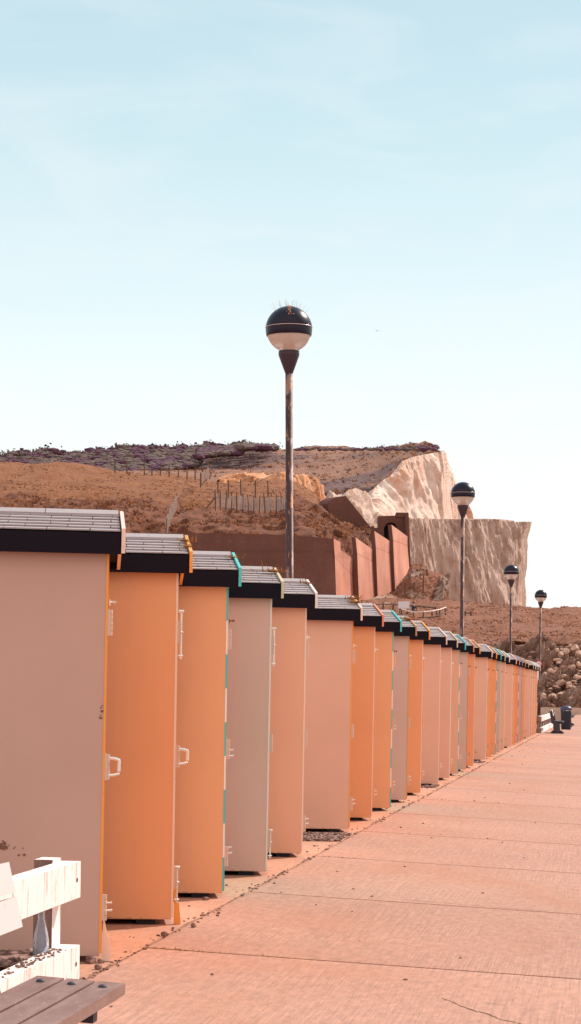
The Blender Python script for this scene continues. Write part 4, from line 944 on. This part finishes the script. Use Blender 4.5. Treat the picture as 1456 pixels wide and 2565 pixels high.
# ------------------------------------------------------------------ gulls
def gull(x, y, Z, s, label, rz):
    root = bmesh.new(); bm = root
    tube(bm, [(0, -.22, 0), (0, -.12, .01), (0, .02, .0), (0, .2, .01), (0, .30, .02)], [.015, .05, .065, .035, .01], 8)
    for sg in (-1, 1):
        pr_ = [(0, .07, -.07), (.25, .09, -.07), (.42, .05, -.08), (.66, -.06, -.10)]; zz = [.03, .13, .14, .07]
        ch = [(.14), (.13), (.10), (.01)]
        T = [(bm.verts.new((sg*p[0], p[1], z+.008)), bm.verts.new((sg*p[0], p[1]-c, z))) for p, z, c in zip(pr_, zz, ch)]
        Bt = [(bm.verts.new((sg*p[0], p[1], z-.006)), bm.verts.new((sg*p[0], p[1]-c, z-.004))) for p, z, c in zip(pr_, zz, ch)]
        for L_ in (T, Bt):
            for a, b in zip(L_, L_[1:]): bm.faces.new((a[0], b[0], b[1], a[1]))
    o = link('gull', bm, mat('gull_grey', (.30, .28, .30), .8)); o.location = P(x, y, Z); o.rotation_euler = (.1, .1, rz); o.scale = (s, s, s); tag(o, label, 'gull', 'gulls in the sky')
gull(945, 829, 330, 1.0, 'gull flying in the open sky to the right of the nearest lamp', .3)
gull(1370, 1458, 420, .5, 'tiny gull in the sky above the farthest lamp', 1.0)
# ------------------------------------------------------------------ loose stones, gravel, weeds
bm = bmesh.new(); rnd = random.Random(31)
for i in range(900):
    Z = 9+ (rnd.random()**1.6)*70; c = noise.noise(Vector((Z*.8, 0, 5)))
    if c < -.08 and rnd.random() < .7: continue
    stone(bm, PL(EDGE+rnd.gauss(0, .022), Z, .004), rnd.uniform(.004, .012)*(1.5 if rnd.random() < .12 else 1), rnd, .6, sub=0 if Z > 16 else 1)
for i in range(190):
    Z = 9.5+(rnd.random()**1.3)*60; L = rnd.uniform(-3.0, -2.72) if rnd.random() < .6 else EDGE+abs(rnd.gauss(0, 1.0))
    h = -FALL*max(0, L-EDGE)*1.02; stone(bm, PL(L, Z, h+.005), rnd.uniform(.006, .017), rnd, .6, sub=0 if Z > 16 else 1)
o = link('pebbles', bm, M_peb); tag(o, 'small pebbles and grit scattered along the promenade crack', 'pebbles', kind='stuff')
for (x, y, r, lab) in ((349, 2420-0, .034, 'round grey stone against the foot of the nearest hut beside the barrier'), (0, 0, 0, ''),):
    if not r: continue
STN = [(228, 2413, .030, 'round grey stone between the lower white rail and the nearest hut'), (246, 2428, .021, 'small dark stone in front of the nearest hut corner'), (253, 2413, .018, 'black oval stone at the corner of the nearest hut'), (485, 2322, .018, 'ochre stone on the apron below the third hut'), (515, 2255, .02, 'rounded tan stone beyond the third hut corner'), (413, 2345, .022, 'dark stone lying on the promenade near the second hut')]
for x, y, r, lab in STN:
    h0 = 0; Z = 8456/(y-(CY-0.0+RHO*(x-CX))); p = P(x, y, Z); p.z = max(-.05, p.z); bm = bmesh.new(); stone(bm, (0, 0, r*.6), r, random.Random(int(x)), .8, sub=3); o = link('beach_stone', bm, M_peb, smooth=True); o.location = p; tag(o, lab, 'stone', 'stones beside the huts')
# gravel pockets in the gaps of the row
def gravel(Z0, Z1, L0, L1, n, lab, seed):
    bm = bmesh.new(); rnd = random.Random(seed)
    for i in range(n): stone(bm, PL(rnd.uniform(L0, L1), rnd.uniform(Z0, Z1), .012), rnd.uniform(.012, .03), rnd, .6, sub=1)
    v = [bm.verts.new(PL(a, b, .006)) for a, b in ((L0, Z0), (L1, Z0), (L1, Z1), (L0, Z1))]; bm.faces.new(v)
    o = link('gravel', bm, M_peb); tag(o, lab, 'gravel', kind='stuff')
gravel(22.15, 23.3, -4.4, -2.75, 620, 'brown gravel pocket in the gap between the fifth and sixth huts', 1)
gravel(34.6, 35.6, -4.4, -2.8, 420, 'brown gravel pocket in the gap between the tenth and eleventh huts', 2)
gravel(46.8, 47.8, -4.4, -2.8, 300, 'brown gravel pocket in the gap between the fifteenth and sixteenth huts', 4)
bm = bmesh.new(); rnd = random.Random(77)
for i in range(420):
    if rnd.random() < .6: Z = 12.95+3.63*rnd.choice([0, 0, 0, 2, 2, 3, 5]); d = abs(rnd.gauss(0, .35)); base = PL(EDGE, Z)+Vector((1, -ROW, 0))*d; base.z = -FALL*d
    else: Z = 10+rnd.random()**1.4*45; base = PL(EDGE+rnd.gauss(0, .015), Z, 0)
    base.z -= .004
    for _ in range(3):
        dd = Vector((rnd.gauss(0, 1), rnd.gauss(0, 1), rnd.uniform(.1, .8))).normalized()*rnd.uniform(.008, .03); pp_ = Vector((-dd.y, dd.x, 0)).normalized()*.0035; b0 = base+Vector((rnd.gauss(0, .015), rnd.gauss(0, .012), 0))
        bm.faces.new([bm.verts.new(q) for q in (b0-pp_, b0+pp_, b0+dd)])
o = link('joint_weeds', bm, mat('dry_weed', (.33, .17, .06), .9)); tag(o, 'dry weeds growing in the promenade joints', 'weeds', kind='stuff')

def crack(pts, w, lab, seed):
    rnd = random.Random(seed); bm = bmesh.new(); L_ = []; Rr = []
    W3 = []
    for x, y in pts:
        # meets the sloping deck
        Zc = 12.0
        for _ in range(12):
            p = P(x, y, Zc); d = (p.x-ROW*p.y-EDGE); zt = -FALL*d*1.0+.0025
            Zc = Zc*(EYE-zt)/(EYE-p.z)
        W3.append(P(x, y, Zc))
    out_ = []
    for a, b in zip(W3, W3[1:]):
        for k in range(6): q = a.lerp(b, k/6); out_.append(q+Vector((rnd.gauss(0, .004), rnd.gauss(0, .012), 0)))
    for q in out_:
        hw = w*rnd.uniform(.4, 1.2); L_.append(bm.verts.new(q-Vector((hw*.5, hw, 0)))); Rr.append(bm.verts.new(q+Vector((hw*.5, hw, 0))))
    for i in range(len(out_)-1): bm.faces.new((L_[i], Rr[i], Rr[i+1], L_[i+1]))
    o = link('crack', bm, M_crack); o['kind'] = 'structure'
crack([(1108, 2500), (1140, 2512), (1180, 2528), (1215, 2537), (1250, 2550), (1300, 2562), (1333, 2573), (1331, 2590)], .006, '', 3)
crack([(1010, 2252), (1120, 2262), (1230, 2271), (1400, 2285)], .004, '', 4)
